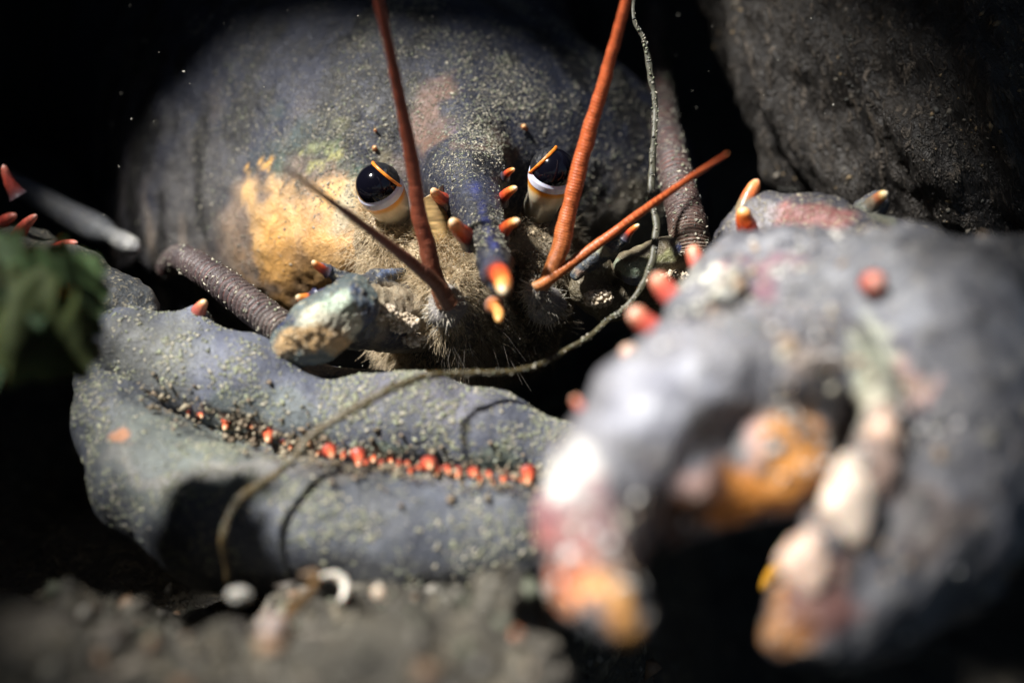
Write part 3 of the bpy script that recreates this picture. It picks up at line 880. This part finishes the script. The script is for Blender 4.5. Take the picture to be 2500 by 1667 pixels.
# scale with its two thorns, left
sc1, sv, sf = organic('antennal_scale', [('c', [(985, 712, -.05, 20), (905, 700, -.12, 26), (850, 695, -.16, 24), (828, 700, -.17, 20)], .015), ('c', [(980, 665, -.03, 12), (920, 680, -.08, 20), (880, 690, -.12, 16)], .015), ('c', [(850, 690, -.16, 20), (800, 660, -.18, 13), (785, 650, -.19, 9)], .015), ('c', [(850, 712, -.17, 24), (800, 722, -.2, 22), (760, 726, -.22, 13)], .015)],
    (-.52, -.30, .06), (-.22, .05, .22), .0045, (.07, .08, .10),
    [(k(940, 665, -.1), (.04, .1, .02), (.14, .20, .34), .9), (k(930, 715, -.1), (.09, .1, .022), (.34, .27, .18), .9), (k(780, 722, -.22), (.05, .1, .025), (.02, .03, .10), .9)], M['limb'], .004, 83)
spine(k(800, 662, -.18), k(763, 637, -.215), .013, sc1); spine(k(770, 724, -.215), k(722, 725, -.25), .0155, sc1, [(0, (.02, .025, .07)), (.35, (.05, .04, .06)), (.5, (.7, .16, .03)), (.8, (.88, .35, .06)), (1, (.9, .75, .5))])
# right side peduncle and scale
organic('antenna_base', [('c', [(1440, 700, .02, 52), (1450, 650, 0, 40)], .03), ('c', [(1545, 655, -.03, 44), (1620, 625, -.02, 42), (1680, 625, 0, 48)], .03), ('c', [(1480, 730, .06, 60), (1600, 700, .1, 60)], .04), ('-e', k(1470, 700, -.10), (.045, .05, .055), .02)],
    (.10, -.14, -.02), (.55, .24, .29), .0062, (.16, .13, .08),
    [(k(1555, 645, -.1), (.05, .1, .035), (.34, .42, .30), .95), (k(1620, 610, -.06), (.06, .1, .02), (.34, .34, .16), .9), (k(1670, 600, -.05), (.035, .1, .02), (.03, .045, .14), .9), (k(1545, 700, -.08), (.035, .1, .035), (.30, .33, .48), .9), (k(1440, 640, -.05), (.03, .1, .03), (.10, .14, .2), .8), (k(1650, 680, -.05), (.07, .1, .03), (.38, .32, .22), .8)], M['limb'], .006, 84, siltv=.7)
sc2, sv2, sf2 = organic('antennal_scale', [('c', [(1405, 672, -.06, 15), (1440, 640, -.07, 22), (1490, 612, -.09, 18), (1530, 580, -.11, 11)], .015)],
    (.10, -.18, .10), (.32, .02, .27), .004, (.07, .085, .10), [(k(1440, 625, -.1), (.06, .1, .015), (.38, .38, .25), .9), (k(1440, 665, -.1), (.05, .1, .012), (.30, .20, .14), .9)], M['limb'], .004, 85)
spine(k(1525, 585, -.11), k(1561, 548, -.135), .011, sc2)
for cx, cy, cd, n_, rr in ((1460, 728, -.10, 500, .028), (985, 790, -.16, 500, .03), (940, 762, -.2, 300, .024), (1650, 685, -.07, 300, .03), (1300, 345, .12, 0, .03), (1010, 830, -.12, 260, .02)):
    if not n_: continue
    c = k(cx, cy, cd); D_ = RNG.normal(size=(n_, 3)); D_ /= np.linalg.norm(D_, axis=1, keepdims=True)
    Pq = c + D_ * rr * (.35 + .65 * RNG.random((n_, 1))) * [1.3, .7, .8]
    fv, ff, fc = flakes(Pq, D_, .003 + .004 * RNG.random(n_), [(.55, .46, .34), (.45, .37, .27), (.6, .52, .42)], .8, seed=n_)
    tag(link('silt_clump', fv, ff, M['silt'], face, col=fc, smooth=False), kind='stuff')

# ---- left claw (slender, closed, lying across the front)
CL_UP = [(250, 790, -.10, 60), (330, 850, -.17, 88), (450, 905, -.19, 116), (600, 945, -.22, 120), (760, 1030, -.27, 90), (900, 1030, -.29, 106), (1020, 1030, -.30, 114), (1200, 1068, -.32, 102), (1380, 1120, -.35, 72), (1560, 1180, -.38, 40)]
CL_LO = [(236, 935, -.18, 60), (285, 1035, -.26, 100), (375, 1170, -.34, 145), (540, 1265, -.43, 165), (760, 1295, -.48, 165), (1000, 1320, -.50, 158), (1250, 1310, -.50, 145), (1450, 1280, -.48, 100), (1650, 1240, -.44, 50)]
SEAM = [(268, 850), (285, 912), (340, 962), (425, 1000), (560, 1040), (700, 1090), (800, 1116), (950, 1142), (1150, 1168), (1340, 1178), (1450, 1185)]
LOP = [('c', CL_LO, .05), ('c', [(330, 1080, -.2, 96), (700, 1190, -.25, 120), (1200, 1225, -.25, 105)], .05)]
UPP = [('c', CL_UP, .05), ('c', [(430, 900, -.1, 100), (700, 960, -.1, 80), (1100, 1000, -.16, 70)], .06), ('c', [(455, 800, -.17, 42), (480, 770, -.17, 26)], .05)]
LOB = ((-1.12, -.80, -.78), (.50, .05, .06)); UPB = ((-1.05, -.56, -.38), (.46, .12, .16))
def premesh(prims, lo, hi):
    s = SDF(lo, hi, .02)
    for p in prims: s.chain(p[1], p[2])
    return s.mesh()[0]
def near_depth(px, py, tol, *meshes):
    o = np.array([0, -CAMD, 0]); t = k(px, py, 0) - o; t /= np.linalg.norm(t); best = 9
    for V_ in meshes:
        w_ = V_ - o; al = w_ @ t; pr = np.linalg.norm(w_ - al[:, None] * t, axis=1)
        c = np.where(pr < tol)[0]
        if len(c): best = min(best, V_[c[np.argmin(al[c])]][1])
    return best
_pm = [premesh(LOP, *LOB), premesh(UPP, *UPB)]
CHAN = [(px, py, near_depth(px, py, .022, *_pm) - .004, 9 if px < 430 else 17) for px, py in spline(SEAM, 34)]
claw, cv, cf = organic('claw', LOP + [('-c', CHAN, .02)], *LOB, .0085, (.073, .081, .098),
    [(k(450, 1100, -.5), (.25, .3, .14), (.10, .115, .10), .8), (k(310, 1080, -.4), (.035, .1, .03), (.35, .16, .08), .95), (k(700, 1150, -.6), (.6, .3, .03), (.18, .17, .155), .7), (k(600, 1420, -.6), (.7, .3, .05), (.05, .05, .05), .6)],
    M['claw'], .0035, 90, wsc=8, warp=.05, nsc=10)
fing, uv, uf = organic('claw_finger', UPP + [('-c', CHAN, .02)], *UPB, .008, (.084, .093, .122),
    [(k(350, 860, -.3), (.14, .3, .12), (.13, .135, .12), .7), (k(600, 1020, -.35), (.2, .3, .06), (.09, .11, .105), .7), (k(880, 1110, -.4), (.07, .3, .03), (.15, .20, .15), .7), (k(1220, 1120, -.4), (.10, .3, .04), (.15, .185, .13), .6), (k(1050, 960, -.4), (.2, .3, .06), (.145, .14, .165), .6)],
    M['claw'], .0035, 91, parent=claw, wsc=8, warp=.05, nsc=10)
spine(k(478, 780, -.18), k(503, 733, -.21), .024, claw, [(0, (.10, .10, .12)), (.3, (.16, .08, .08)), (.55, (.5, .12, .09)), (.85, (.8, .3, .15)), (1, (.9, .65, .35))], blunt=.3)
# silt on both fingers
for (vv, f_, par, cnt, sd_) in ((uv, uf, fing, 13000, 21), (cv, cf, claw, 12000, 22)):
    P, Nn = scatter(vv, f_, cnt, lambda c, nn: np.clip(nn @ np.array([0, -.6, .8]) + .2, 0, 1) * np.clip(.30 + 1.2 * fbm(c, 13, 5, 75), .08, 3), sd_)
    fv, ff, fc = flakes(P, Nn, .0010 + .0052 * RNG.random(len(P)) ** 4, [(.27, .27, .19), (.22, .235, .16), (.32, .30, .24), (.18, .19, .15)], .4, seed=sd_)
    tag(link('silt', fv, ff, M['silt'], par, col=fc, smooth=False), kind='stuff')

def visible_depth(px, py, *meshes):
    o = np.array([0, -CAMD, 0]); t = k(px, py, 0) - o; t /= np.linalg.norm(t); best = 9
    for V_ in meshes:
        w_ = V_ - o; al = w_ @ t; pr = np.linalg.norm(w_ - al[:, None] * t, axis=1)
        c = np.where(pr < 0.014)[0]
        if len(c): best = min(best, V_[c[np.argmin(al[c])]][1])
    return best
# teeth along the seam
TE = [(462, 1008, 7), (488, 1017, 9), (550, 1032, 15), (612, 1046, 7), (655, 1062, 18), (690, 1083, 8), (710, 1088, 9), (750, 1088, 14), (775, 1102, 12), (806, 1112, 19),
      (838, 1112, 8), (858, 1108, 11), (877, 1122, 20), (908, 1124, 14), (930, 1134, 7), (952, 1130, 12), (975, 1134, 7), (992, 1136, 8), (1003, 1150, 8), (1047, 1145, 18), (1066, 1152, 9),
      (1092, 1154, 13), (1118, 1156, 10), (1155, 1164, 15), (1173, 1170, 9), (1193, 1164, 9), (1228, 1168, 12), (1252, 1170, 7), (1290, 1165, 17), (1270, 1175, 8), (1205, 1176, 6), (1020, 1146, 6), (965, 1140, 5), (728, 1092, 6), (895, 1132, 6)]
for i, (px, py, r) in enumerate(TE):
    d_ = visible_depth(px, py, uv, cv)
    d_ = -.4 if d_ > 5 else d_
    a = k(px + (i % 3 - 1) * 2, py - r * .6, d_ + .02)
    b = k(px + (2 if i % 2 else -1) * 2.5, py + r * (1.0, .3, 1.2, .0)[i % 4], d_ - .010 - r / 1000 * (.5, 1.3, .7)[i % 3])
    spine(a, b, r / 1000 * (.8, 1.0, .9)[i % 3] * sc(d_), claw, [(0, (.35, .06, .04)), (.4, (.62, .09, .04)), (.75, (.8, .2, .09)), (1, (.9, .6, .35))], blunt=.35, name='tooth')
# brown silt heaped along the seam
sp_ = spline(SEAM[2:], 400)
PP = []; 
for i in range(1900):
    q = sp_[RNG.integers(0, 400)]; side = RNG.choice([-1, 1, -1]); off = side * (9 + RNG.exponential(11)) if (fbm(np.array([[q[0] / 60, side * 3., 0.]]), 1, 3, 4)[0] > -.25) else side * RNG.exponential(22)
    PP.append((q[0] + RNG.normal() * 6, q[1] + off - 2))
DEP = {}
P3 = []
for px, py in PP:
    key = (int(px / 14), int(py / 8))
    if key not in DEP: DEP[key] = visible_depth(px, py, uv, cv)
    if DEP[key] < 5 and (px > 560 or RNG.random() < .35): P3.append(k(px, py, DEP[key] - .002))
P3 = np.array(P3); Nn = np.tile(np.array([[0, -.7, .7]]), (len(P3), 1))
fv, ff, fc = flakes(P3, Nn, .0015 + .0070 * RNG.random(len(P3)) ** 3.5, [(.22, .17, .12), (.17, .14, .10), (.28, .24, .17)], .9, seed=33)
tag(link('silt', fv, ff, M['silt'], claw, col=fc, smooth=False), kind='stuff')

# ---- left arm behind the leaf: carpus with thorns, and a leg
arm, av, af = organic('arm', [('c', [(-120, 700, .35, 120), (60, 660, .25, 90), (170, 700, .05, 85), (290, 760, -.12, 70)], .06), ('c', [(250, 690, -.02, 30), (330, 740, -.08, 42), (365, 775, -.12, 30)], .04)],
    (-1.75, -.4, -.15), (-.75, .65, .40), .012, (.045, .05, .055), [(k(120, 600, .2), (.2, .4, .06), (.12, .12, .10), .8)], M['limb'], .010, 95)
for a, b, r in (((45, 480, .25), (8, 402, .22), 20), ((40, 590, .2), (90, 560 - 35, .12), 20), ((120, 625, .12), (190, 592, .06), 20), ((-10, 560, .25), (40, 525, .2), 22)):
    spine(k(*a), k(*b), r / 1000, arm, RED, blunt=.4)
leg_ = [(20, 440, .75, 22), (90, 480, .7, 30), (170, 525, .65, 34), (240, 560, .6, 36), (275, 575, .57, 22), (300, 590, .55, 26), (325, 602, .53, 22), (338, 610, .52, 8)]
A = spline([(*k(*p[:3]), p[3] / 1000 * sc(p[2])) for p in leg_], 60)
v, f, tt = sweep(A[:, :3], A[:, 3], 20)
link('leg', v, f, M['limb'], lob, col=grad(tt, [(0, (.10, .10, .11)), (.5, (.14, .15, .16)), (.75, (.26, .26, .25)), (.86, (.5, .5, .48)), (1, (.6, .6, .58))]), attrs={'silt': np.full(len(v), .4)})

# ---- crusher claw, close to the lens, open
PALM = [('c', [(1800, 730, -.80, 130), (1960, 740, -.82, 140), (2150, 790, -.90, 175), (2320, 890, -.98, 250), (2330, 1110, -1.06, 255), (2240, 1320, -1.18, 195), (2110, 1450, -1.28, 120), (1985, 1520, -1.35, 70), (1925, 1545, -1.38, 52)], .10),
        ('c', [(2250, 740, -.85, 140), (2480, 790, -.8, 170), (2700, 840, -.5, 180)], .12),
        ('c', [(1730, 715, -.68, 60), (1810, 680, -.70, 85), (1980, 672, -.72, 85), (2150, 700, -.76, 90)], .08),
        ('c', [(1640, 870, -.86, 55), (1700, 800, -.86, 75), (1780, 770, -.86, 110)], .06),
        ('-c', [(1890, 715, -1.02, 55), (1935, 760, -1.06, 50), (2000, 800, -1.1, 32)], .05),
        ('c', [(2178, 1000, -1.22, 40), (2130, 1150, -1.28, 48), (2030, 1300, -1.34, 50), (1965, 1450, -1.38, 40)], .05),
        ('c', [(1745, 760, -.98, 45), (1790, 705, -1.0, 38)], .04),
        ('c', [(2080, 850, -1.16, 40), (2130, 920, -1.20, 48), (2160, 1010, -1.24, 40)], .04)]
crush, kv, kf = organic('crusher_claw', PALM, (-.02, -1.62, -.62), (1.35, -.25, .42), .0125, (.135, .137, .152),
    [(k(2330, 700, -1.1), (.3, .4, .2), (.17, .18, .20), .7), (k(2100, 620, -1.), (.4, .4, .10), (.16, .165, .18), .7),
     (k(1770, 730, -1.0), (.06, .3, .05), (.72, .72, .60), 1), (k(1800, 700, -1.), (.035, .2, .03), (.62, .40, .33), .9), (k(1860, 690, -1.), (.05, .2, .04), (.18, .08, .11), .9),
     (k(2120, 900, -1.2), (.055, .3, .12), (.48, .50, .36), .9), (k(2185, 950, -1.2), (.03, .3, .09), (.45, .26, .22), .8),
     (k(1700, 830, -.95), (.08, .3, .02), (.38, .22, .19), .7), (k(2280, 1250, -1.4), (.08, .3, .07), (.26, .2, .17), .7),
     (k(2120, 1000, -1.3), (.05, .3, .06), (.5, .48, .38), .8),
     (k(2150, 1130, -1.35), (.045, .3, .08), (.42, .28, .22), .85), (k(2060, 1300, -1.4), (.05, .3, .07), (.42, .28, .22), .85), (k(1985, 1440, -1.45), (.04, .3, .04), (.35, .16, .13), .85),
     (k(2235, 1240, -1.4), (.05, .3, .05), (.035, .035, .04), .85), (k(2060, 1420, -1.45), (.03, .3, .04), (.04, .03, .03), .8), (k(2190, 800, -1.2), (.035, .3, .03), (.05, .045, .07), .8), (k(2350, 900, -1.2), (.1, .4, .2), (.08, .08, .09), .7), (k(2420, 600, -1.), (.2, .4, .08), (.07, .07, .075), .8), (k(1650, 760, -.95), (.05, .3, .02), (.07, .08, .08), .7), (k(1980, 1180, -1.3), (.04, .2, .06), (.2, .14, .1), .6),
     (k(1915, 1545, -1.45), (.055, .2, .05), (.75, .33, .10), 1), (k(1990, 1520, -1.45), (.05, .2, .05), (.16, .06, .05), .8)],  # brown patch by the orange tip paints the palm's shaded lower end
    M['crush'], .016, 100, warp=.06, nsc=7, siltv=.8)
DACT = [('c', [(2030, 870, -1.10, 118), (1880, 900, -1.14, 148), (1720, 945, -1.20, 156), (1580, 1035, -1.27, 150), (1498, 1150, -1.33, 146), (1452, 1280, -1.39, 124), (1445, 1395, -1.44, 95), (1486, 1478, -1.49, 69), (1536, 1512, -1.50, 50)], .06), ('-c', [(1640, 1330, -1.52, 34), (1700, 1200, -1.50, 40)], .05),
        ('c', [(1960, 1060, -1.14, 60), (1915, 1140, -1.24, 92), (1885, 1190, -1.26, 66)], .06), ('c', [(1860, 1100, -1.12, 60), (1790, 1180, -1.24, 72), (1700, 1230, -1.26, 56), (1630, 1300, -1.28, 44)], .06),
        ('c', [(1880, 1030, -1.24, 52), (1866, 1085, -1.29, 44)], .04), ('c', [(1700, 1130, -1.30, 62), (1690, 1195, -1.36, 50)], .04)]
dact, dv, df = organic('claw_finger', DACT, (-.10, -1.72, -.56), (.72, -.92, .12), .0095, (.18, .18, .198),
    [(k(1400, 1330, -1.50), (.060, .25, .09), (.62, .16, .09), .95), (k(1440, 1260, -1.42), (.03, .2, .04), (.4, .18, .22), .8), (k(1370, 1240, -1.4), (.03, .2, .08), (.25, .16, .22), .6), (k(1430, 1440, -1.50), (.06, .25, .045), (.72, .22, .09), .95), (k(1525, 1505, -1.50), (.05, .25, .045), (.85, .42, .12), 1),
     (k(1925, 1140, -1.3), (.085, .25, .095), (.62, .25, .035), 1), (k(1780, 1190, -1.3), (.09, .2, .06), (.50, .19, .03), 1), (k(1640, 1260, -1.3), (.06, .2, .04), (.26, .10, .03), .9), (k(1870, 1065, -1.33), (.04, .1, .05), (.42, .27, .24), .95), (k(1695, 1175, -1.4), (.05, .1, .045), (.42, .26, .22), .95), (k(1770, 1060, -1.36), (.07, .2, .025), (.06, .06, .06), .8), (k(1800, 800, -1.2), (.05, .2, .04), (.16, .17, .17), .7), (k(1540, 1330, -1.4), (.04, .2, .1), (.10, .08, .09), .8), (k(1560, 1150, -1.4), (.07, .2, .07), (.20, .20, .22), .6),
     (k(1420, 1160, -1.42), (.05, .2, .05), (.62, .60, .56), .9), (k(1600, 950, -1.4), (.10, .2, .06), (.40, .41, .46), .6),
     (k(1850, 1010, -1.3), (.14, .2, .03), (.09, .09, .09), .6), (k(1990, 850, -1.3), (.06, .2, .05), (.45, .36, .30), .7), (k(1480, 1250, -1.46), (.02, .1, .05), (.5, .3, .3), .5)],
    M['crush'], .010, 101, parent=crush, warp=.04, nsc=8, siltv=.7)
for (vv, f_, par, cnt, sd_) in ((kv, kf, crush, 1500, 121), (dv, df, dact, 700, 122)):
    P, Nn = scatter(vv, f_, cnt, lambda c, nn: np.clip(nn @ np.array([0, -.6, .8]) + .2, 0, 1) * np.clip(.3 + 1.3 * fbm(c, 6, 4, 175), .02, 3), sd_)
    fv, ff, fc = flakes(P, Nn, .003 + .010 * RNG.random(len(P)) ** 4, [(.34, .32, .26), (.6, .58, .55), (.10, .10, .10), (.05, .05, .06), (.3, .22, .15)], .4, seed=sd_)
    tag(link('silt', fv, ff, M['silt'], par, col=fc, smooth=False), kind='stuff')
WH = lambda v: np.tile((.86, .74, .62), (len(v), 1))
for c, r, cc in ((k(2160, 1080, -1.27), (50, 50, 70), (.78, .55, .42)), (k(2072, 1232, -1.34), (66, 62, 98), (.80, .66, .54)), (k(1966, 1385, -1.385), (60, 62, 82), (.78, .57, .45))):
    ball(c, np.array(r) / 1000 * .68, crush, M['tooth'], cc, 'tooth', .24, seed=int(r[2]))
# thorns on the crusher
for a, b, r in (((1665, 745, -.80), (1597, 668, -.80), 34), ((1620, 820, -.84), (1540, 752, -.86), 35), ((1590, 910, -.90), (1524, 845, -.94), 36), ((1725, 680, -.58), (1690, 598, -.56), 27), ((1780, 660, -.52), (1768, 578, -.50), 20), ((1840, 625, -.5), (1815, 590, -.5), 17), ((1435, 1010, -1.1), (1402, 968, -1.1), 15)):
    spine(k(*a), k(*b), r / 1000 * sc(a[2]), crush, [(0, (.30, .25, .27)), (.25, (.45, .12, .11)), (.6, (.72, .12, .08)), (.85, (.85, .33, .2)), (1, (.9, .6, .45))], blunt=.6)
q = visible_depth(2140, 690, kv); spine(k(2135, 700, q + .02), k(2140, 688, q - .05), .026, crush, RED, blunt=.7)

# ---- wrist of the crusher arm behind it
wr, wv, wf = organic('arm', [('c', [(1800, 600, -.22, 60), (1880, 560, -.22, 82), (1990, 570, -.25, 88), (2080, 600, -.3, 80), (2250, 640, -.3, 90)], .05), ('c', [(2080, 550, -.22, 30), (2130, 510, -.2, 26), (2150, 490, -.2, 20)], .04)],
    (.42, -.55, -.05), (1.15, .08, .42), .0088, (.06, .06, .072), [(k(1960, 535, -.3), (.10, .2, .045), (.22, .085, .075), .9), (k(1850, 530, -.3), (.05, .2, .05), (.16, .15, .15), .6), (k(2140, 505, -.3), (.05, .1, .04), (.16, .17, .12), .7)], M['limb'], .009, 110)
for a, b, r, st in (((1805, 565, -.24), (1852, 437, -.22), 25, [(0, (.2, .17, .1)), (.5, (.25, .18, .10)), (.65, (.6, .14, .04)), (.9, (.85, .3, .1)), (1, (.9, .6, .4))]),
                    ((1830, 565, -.28), (1815, 508, -.32), 27, HORN), ((1905, 515, -.26), (1915, 498, -.27), 13, HORN), ((2120, 510, -.22), (2168, 470, -.26), 19, PALE)):
    spine(k(*a), k(*b), r / 1000, wr, st, blunt=.5)

# =================================================================== OTHER THINGS
# thin brown weed draped over the claw
wd = [(1552, -60, -0.05, 5.0), (1548, 40, -0.05, 5.0), (1572, 95, -0.05, 6.0), (1590, 180, -0.05, 7.0), (1601, 260, -0.06, 7.5), (1592, 360, -0.08, 8.0), (1594, 480, -0.1, 8.0), (1603, 560, -0.14, 8.0), (1588, 645, -0.171, 8.5), (1553, 722, -0.181, 8.0), (1480, 788, -0.208, 7.5), (1400, 845, -0.29, 7.0), (1300, 893, -0.37, 7.0), (1180, 912, -0.43, 7.5), (1060, 915, -0.49, 9.0), (960, 943, -0.57, 10.5), (860, 1000, -0.59, 10.5), (760, 1068, -0.61, 9.5), (695, 1140, -0.65, 10.0), (620, 1190, -0.69, 11.0), (565, 1245, -0.73, 10.0), (545, 1330, -0.73, 9.0), (560, 1420, -0.67, 6.0)]
A = spline([(*k(*p[:3]), p[3] / 1000 * sc(p[2])) for p in wd], 500)
Pw = A[:, :3] + np.stack([fbm(A[:, :3], 12, 3, s_) for s_ in (1, 2, 3)], 1) * .0045
v, f, tt = sweep(Pw, A[:, 3] * (1 + .25 * fbm(A[:, :3], 30, 2, 7)), 12, flat=.55)
weedm = simple('weed_frond', None, .5, .1, 50, .4, .5)
weed = empty('seaweed_strand', k(860, 1000, -.72), 'long thin olive brown weed strand draped over the closed blue claw', 'seaweed')
link('frond', v, f, weedm, weed, col=grad(tt, [(0, (.09, .09, .07)), (.4, (.075, .07, .04)), (.6, (.085, .065, .025)), (1, (.10, .07, .03))]))
P_i = RNG.integers(20, 470, 900); D_ = RNG.normal(size=(900, 3)); D_ /= np.linalg.norm(D_, axis=1, keepdims=True)
Pp = Pw[P_i] + D_ * A[P_i, 3][:, None] * .9
fv, ff, fc = flakes(Pp, D_, .0016 + .003 * RNG.random(900) ** 2, CREAM, .8, seed=55)
tag(link('silt', fv, ff, M['silt'], weed, col=fc, smooth=False), kind='stuff')

# broad green algae at the left edge
alg = empty('green_seaweed', k(60, 900, -1.2), 'broad soft green seaweed leaves at the left edge in front of the claw', 'seaweed')
leafm = simple('green_leaf', None, .75, .2, 9, .4, .3, spec=.15, bdist=.006)
for i, (cx, cy, cd, L, W, ang) in enumerate(((40, 730, -.92, 480, 150, -14), (90, 800, -.97, 360, 130, -38), (-80, 820, -1.0, 420, 140, 4), (150, 700, -.88, 260, 110, 8), (-120, 700, -.95, 360, 130, -20))):
    def lf(a, b):
        u = (a - .5) * 2; x = b * L; y = u * W * np.sin(np.clip(b, .03, .97) * math.pi) ** .55 * (1 + .13 * np.sin(b * 19 + i) + .1 * np.sin(b * 41 + u))
        r_ = math.radians(ang + 0)
        s0 = sc(cd) / 1000
        X = (x - L * .55); Xr = X * math.cos(r_) - y * math.sin(r_); Yr = X * math.sin(r_) + y * math.cos(r_)
        o = k(cx, cy, cd)
        return np.stack([o[0] + Xr * s0, o[1] + .03 * np.sin(b * 7 + i) + .025 * np.cos(u * 3 + b * 9) , o[2] + Yr * s0], 1)
    v, f = grid_mesh(24, 50, lf); n2 = len(v)
    # thickness and closed edge
    vv = np.vstack([v + [0, -.004, 0], v + [0, .004, 0]])
    nu, nv = 24, 50
    ring = [i0 * nv for i0 in range(nu)] + [(nu - 1) * nv + j for j in range(1, nv)] + [i0 * nv + nv - 1 for i0 in range(nu - 2, -1, -1)] + [j for j in range(nv - 2, 0, -1)]
    rim = [[a, b, b + n2, a + n2] for a, b in zip(ring, ring[1:] + ring[:1])]
    ff = np.vstack([f, f[:, ::-1] + n2, np.array(rim)])
    gc = np.array([(.026, .046, .016), (.034, .046, .014), (.022, .042, .018)][i % 3])
    link('leaf', vv, ff, leafm, alg, col=np.tile(gc, (len(vv), 1)) * (1 + .5 * fbm(vv, 9, 3, i)[:, None]))

# rubble bank in front of the claws
def bank_h(px, py_top, d):
    return k(px, py_top, d)
rub = shell_mat('rubble', speck=(.42, .38, .30), sscale=26, slo=.5, shi=.66, sfac=.7, dark=.5, rough=.7, bump=1, bdist=.02, base=(.13, .115, .09), use_silt=False)
STONES = [((90, 1580, -1.25, 130), 'brown rounded stone in the bottom left corner beside a dark hole'),
          ((310, 1560, -1.2, 95), 'brownish stone second from the bottom left corner'),
          ((860, 1640, -1.3, 120), 'flat grey green stone on the rubble below the middle of the closed claw'),
          ((1250, 1610, -1.2, 110), 'pale grey stone under the tip of the big claw')]
for i, ((px, py, d_, r), lb) in enumerate(STONES):
    v, f = sphere_verts(64, 40); nz = fbm(v + i * 5, 1.3, 4, i) * .22 + fbm(v + i, 6, 3, i + 9) * .05
    rr = r / 1000 * sc(d_)
    v = v * (1 + nz[:, None]) * np.array([rr * 1.35, rr, rr * .8]) + k(px, py + 25, d_)
    tag(link('stone', v, f, rub), lb, 'stone', 'stones on the rubble at the bottom')
# loose gravel on the bank and around
def gm(c, nn):
    return np.exp(-((c[:, 1] + 1.2) / .9) ** 2) * np.exp(-(c[:, 0] / 1.3) ** 2) + .02
P, Nn = scatter(BEDV, BEDF, 9000, gm, 61)
fv, ff, fc = flakes(P, Nn, .005 + .028 * RNG.random(len(P)) ** 4, [(.16, .15, .12), (.22, .20, .16), (.08, .075, .06), (.16, .15, .13), (.12, .11, .09), (.28, .26, .22), (.24, .15, .09), (.22, .19, .15), (.12, .13, .09), (.06, .05, .04)], .75, seed=62)
gravm = simple('gravel_grain', None, .65, 0, 30, .4, .5)
tag(link('gravel', fv, ff, gravm, smooth=True, col=fc), 'loose gravel and shell grit over the seabed', 'gravel', kind='stuff')

def crescent(name, px, py, d_, R, r, a0, a1, label, colr):
    a = np.radians(np.linspace(a0, a1, 40)); c = k(px, py, d_); s0 = sc(d_) / 1000
    P = c + np.stack([np.cos(a) * R * s0, .01 * np.sin(a * 2), np.sin(a) * R * s0], 1)
    rr = r * s0 * np.sin(np.linspace(.25, math.pi - .25, 40)) ** .5
    v, f, tt = sweep(P, rr, 14, flat=1.3)
    v = v + .002 * fbm(v, 60, 3, 1)[:, None]
    tag(link(name, v, f, simple(name + '_shell', colr, .35, .2, 60, .25, .3)), label, 'shell')
crescent('shell_ring', 805, 1440, -.88, 38, 11, -50, 120, 'white curved shell fragment below the closed claw', (.8, .76, .66))
def nugget(name, px, py, d_, r, colr, label, cat, sh=(1, 1, 1)):
    v, f = sphere_verts(40, 26); nz = fbm(v + px, 1.8, 4, 5) * .25
    v = v * (1 + nz[:, None]) * np.array(sh) * r / 1000 * sc(d_) + k(px, py, d_)
    tag(link(name, v, f, simple(name + '_matter', colr, .45, .2, 12, .2, .3)), label, cat)
nugget('pebble', 667, 1530, -1.35, 34, (.34, .27, .24), 'round pinkish white pebble below the curved shell fragment', 'pebble')
nugget('shell_chip', 583, 1452, -1.0, 24, (.30, .29, .26), 'off white shell chip left of the curved shell fragment', 'shell', (1.2, .7, .8))
nugget('coral_bit', 1245, 1560, -1.28, 30, (.62, .26, .14), 'dull orange pebble among pale gravel left of the big claw tip', 'pebble', (1, .8, .9))
nugget('pale_pebble', 925, 1450, -.98, 15, (.62, .5, .38), 'tiny cream pebble right of the curved shell fragment', 'pebble', (1, .8, 1.1))
# twig of brown weed by the shell fragment
tw = spline([(*k(690, 1560, -1.2),), (*k(705, 1500, -1.1),), (*k(760, 1440, -1.0),), (*k(772, 1400, -.95),), (*k(735, 1405, -.95),)], 60)
v, f, tt = sweep(tw, np.linspace(.016, .006, 60), 12)
tag(link('weed_stub', v, f, weedm, col=np.tile((.13, .075, .03), (len(v), 1))), 'short brown weed stub curling beside the white shell fragment', 'seaweed')
# scrap of yellow weed inside the open claw
tw = spline([k(1860, 1440, -.8), k(1885, 1405, -.82), k(1915, 1380, -.84), k(1945, 1350, -.84)], 40)
v, f, tt = sweep(tw, .016 * np.sin(np.linspace(.3, 2.9, 40)), 12, flat=.5)
tag(link('weed_scrap', v, f, weedm, col=np.tile((.75, .36, .03), (len(v), 1))), 'small yellow orange weed scrap beside the lowest white tooth', 'seaweed')

# drifting specks in the water
n_ = 240
pp = np.stack([RNG.uniform(250, 2300, n_), RNG.uniform(0, 1300, n_), RNG.uniform(-.35, .5, n_)], 1)
Pm = np.array([k(*q) for q in pp])
fv, ff, fc = flakes(Pm, np.tile([[0, -1., 0]], (n_, 1)), .0008 + .0022 * RNG.random(n_) ** 3, [(.3, .29, .25)], .8, seed=77)
tag(link('marine_snow', fv, ff, M['silt'], col=fc, smooth=False), 'tiny pale specks drifting in the dark water', 'particles', kind='stuff')
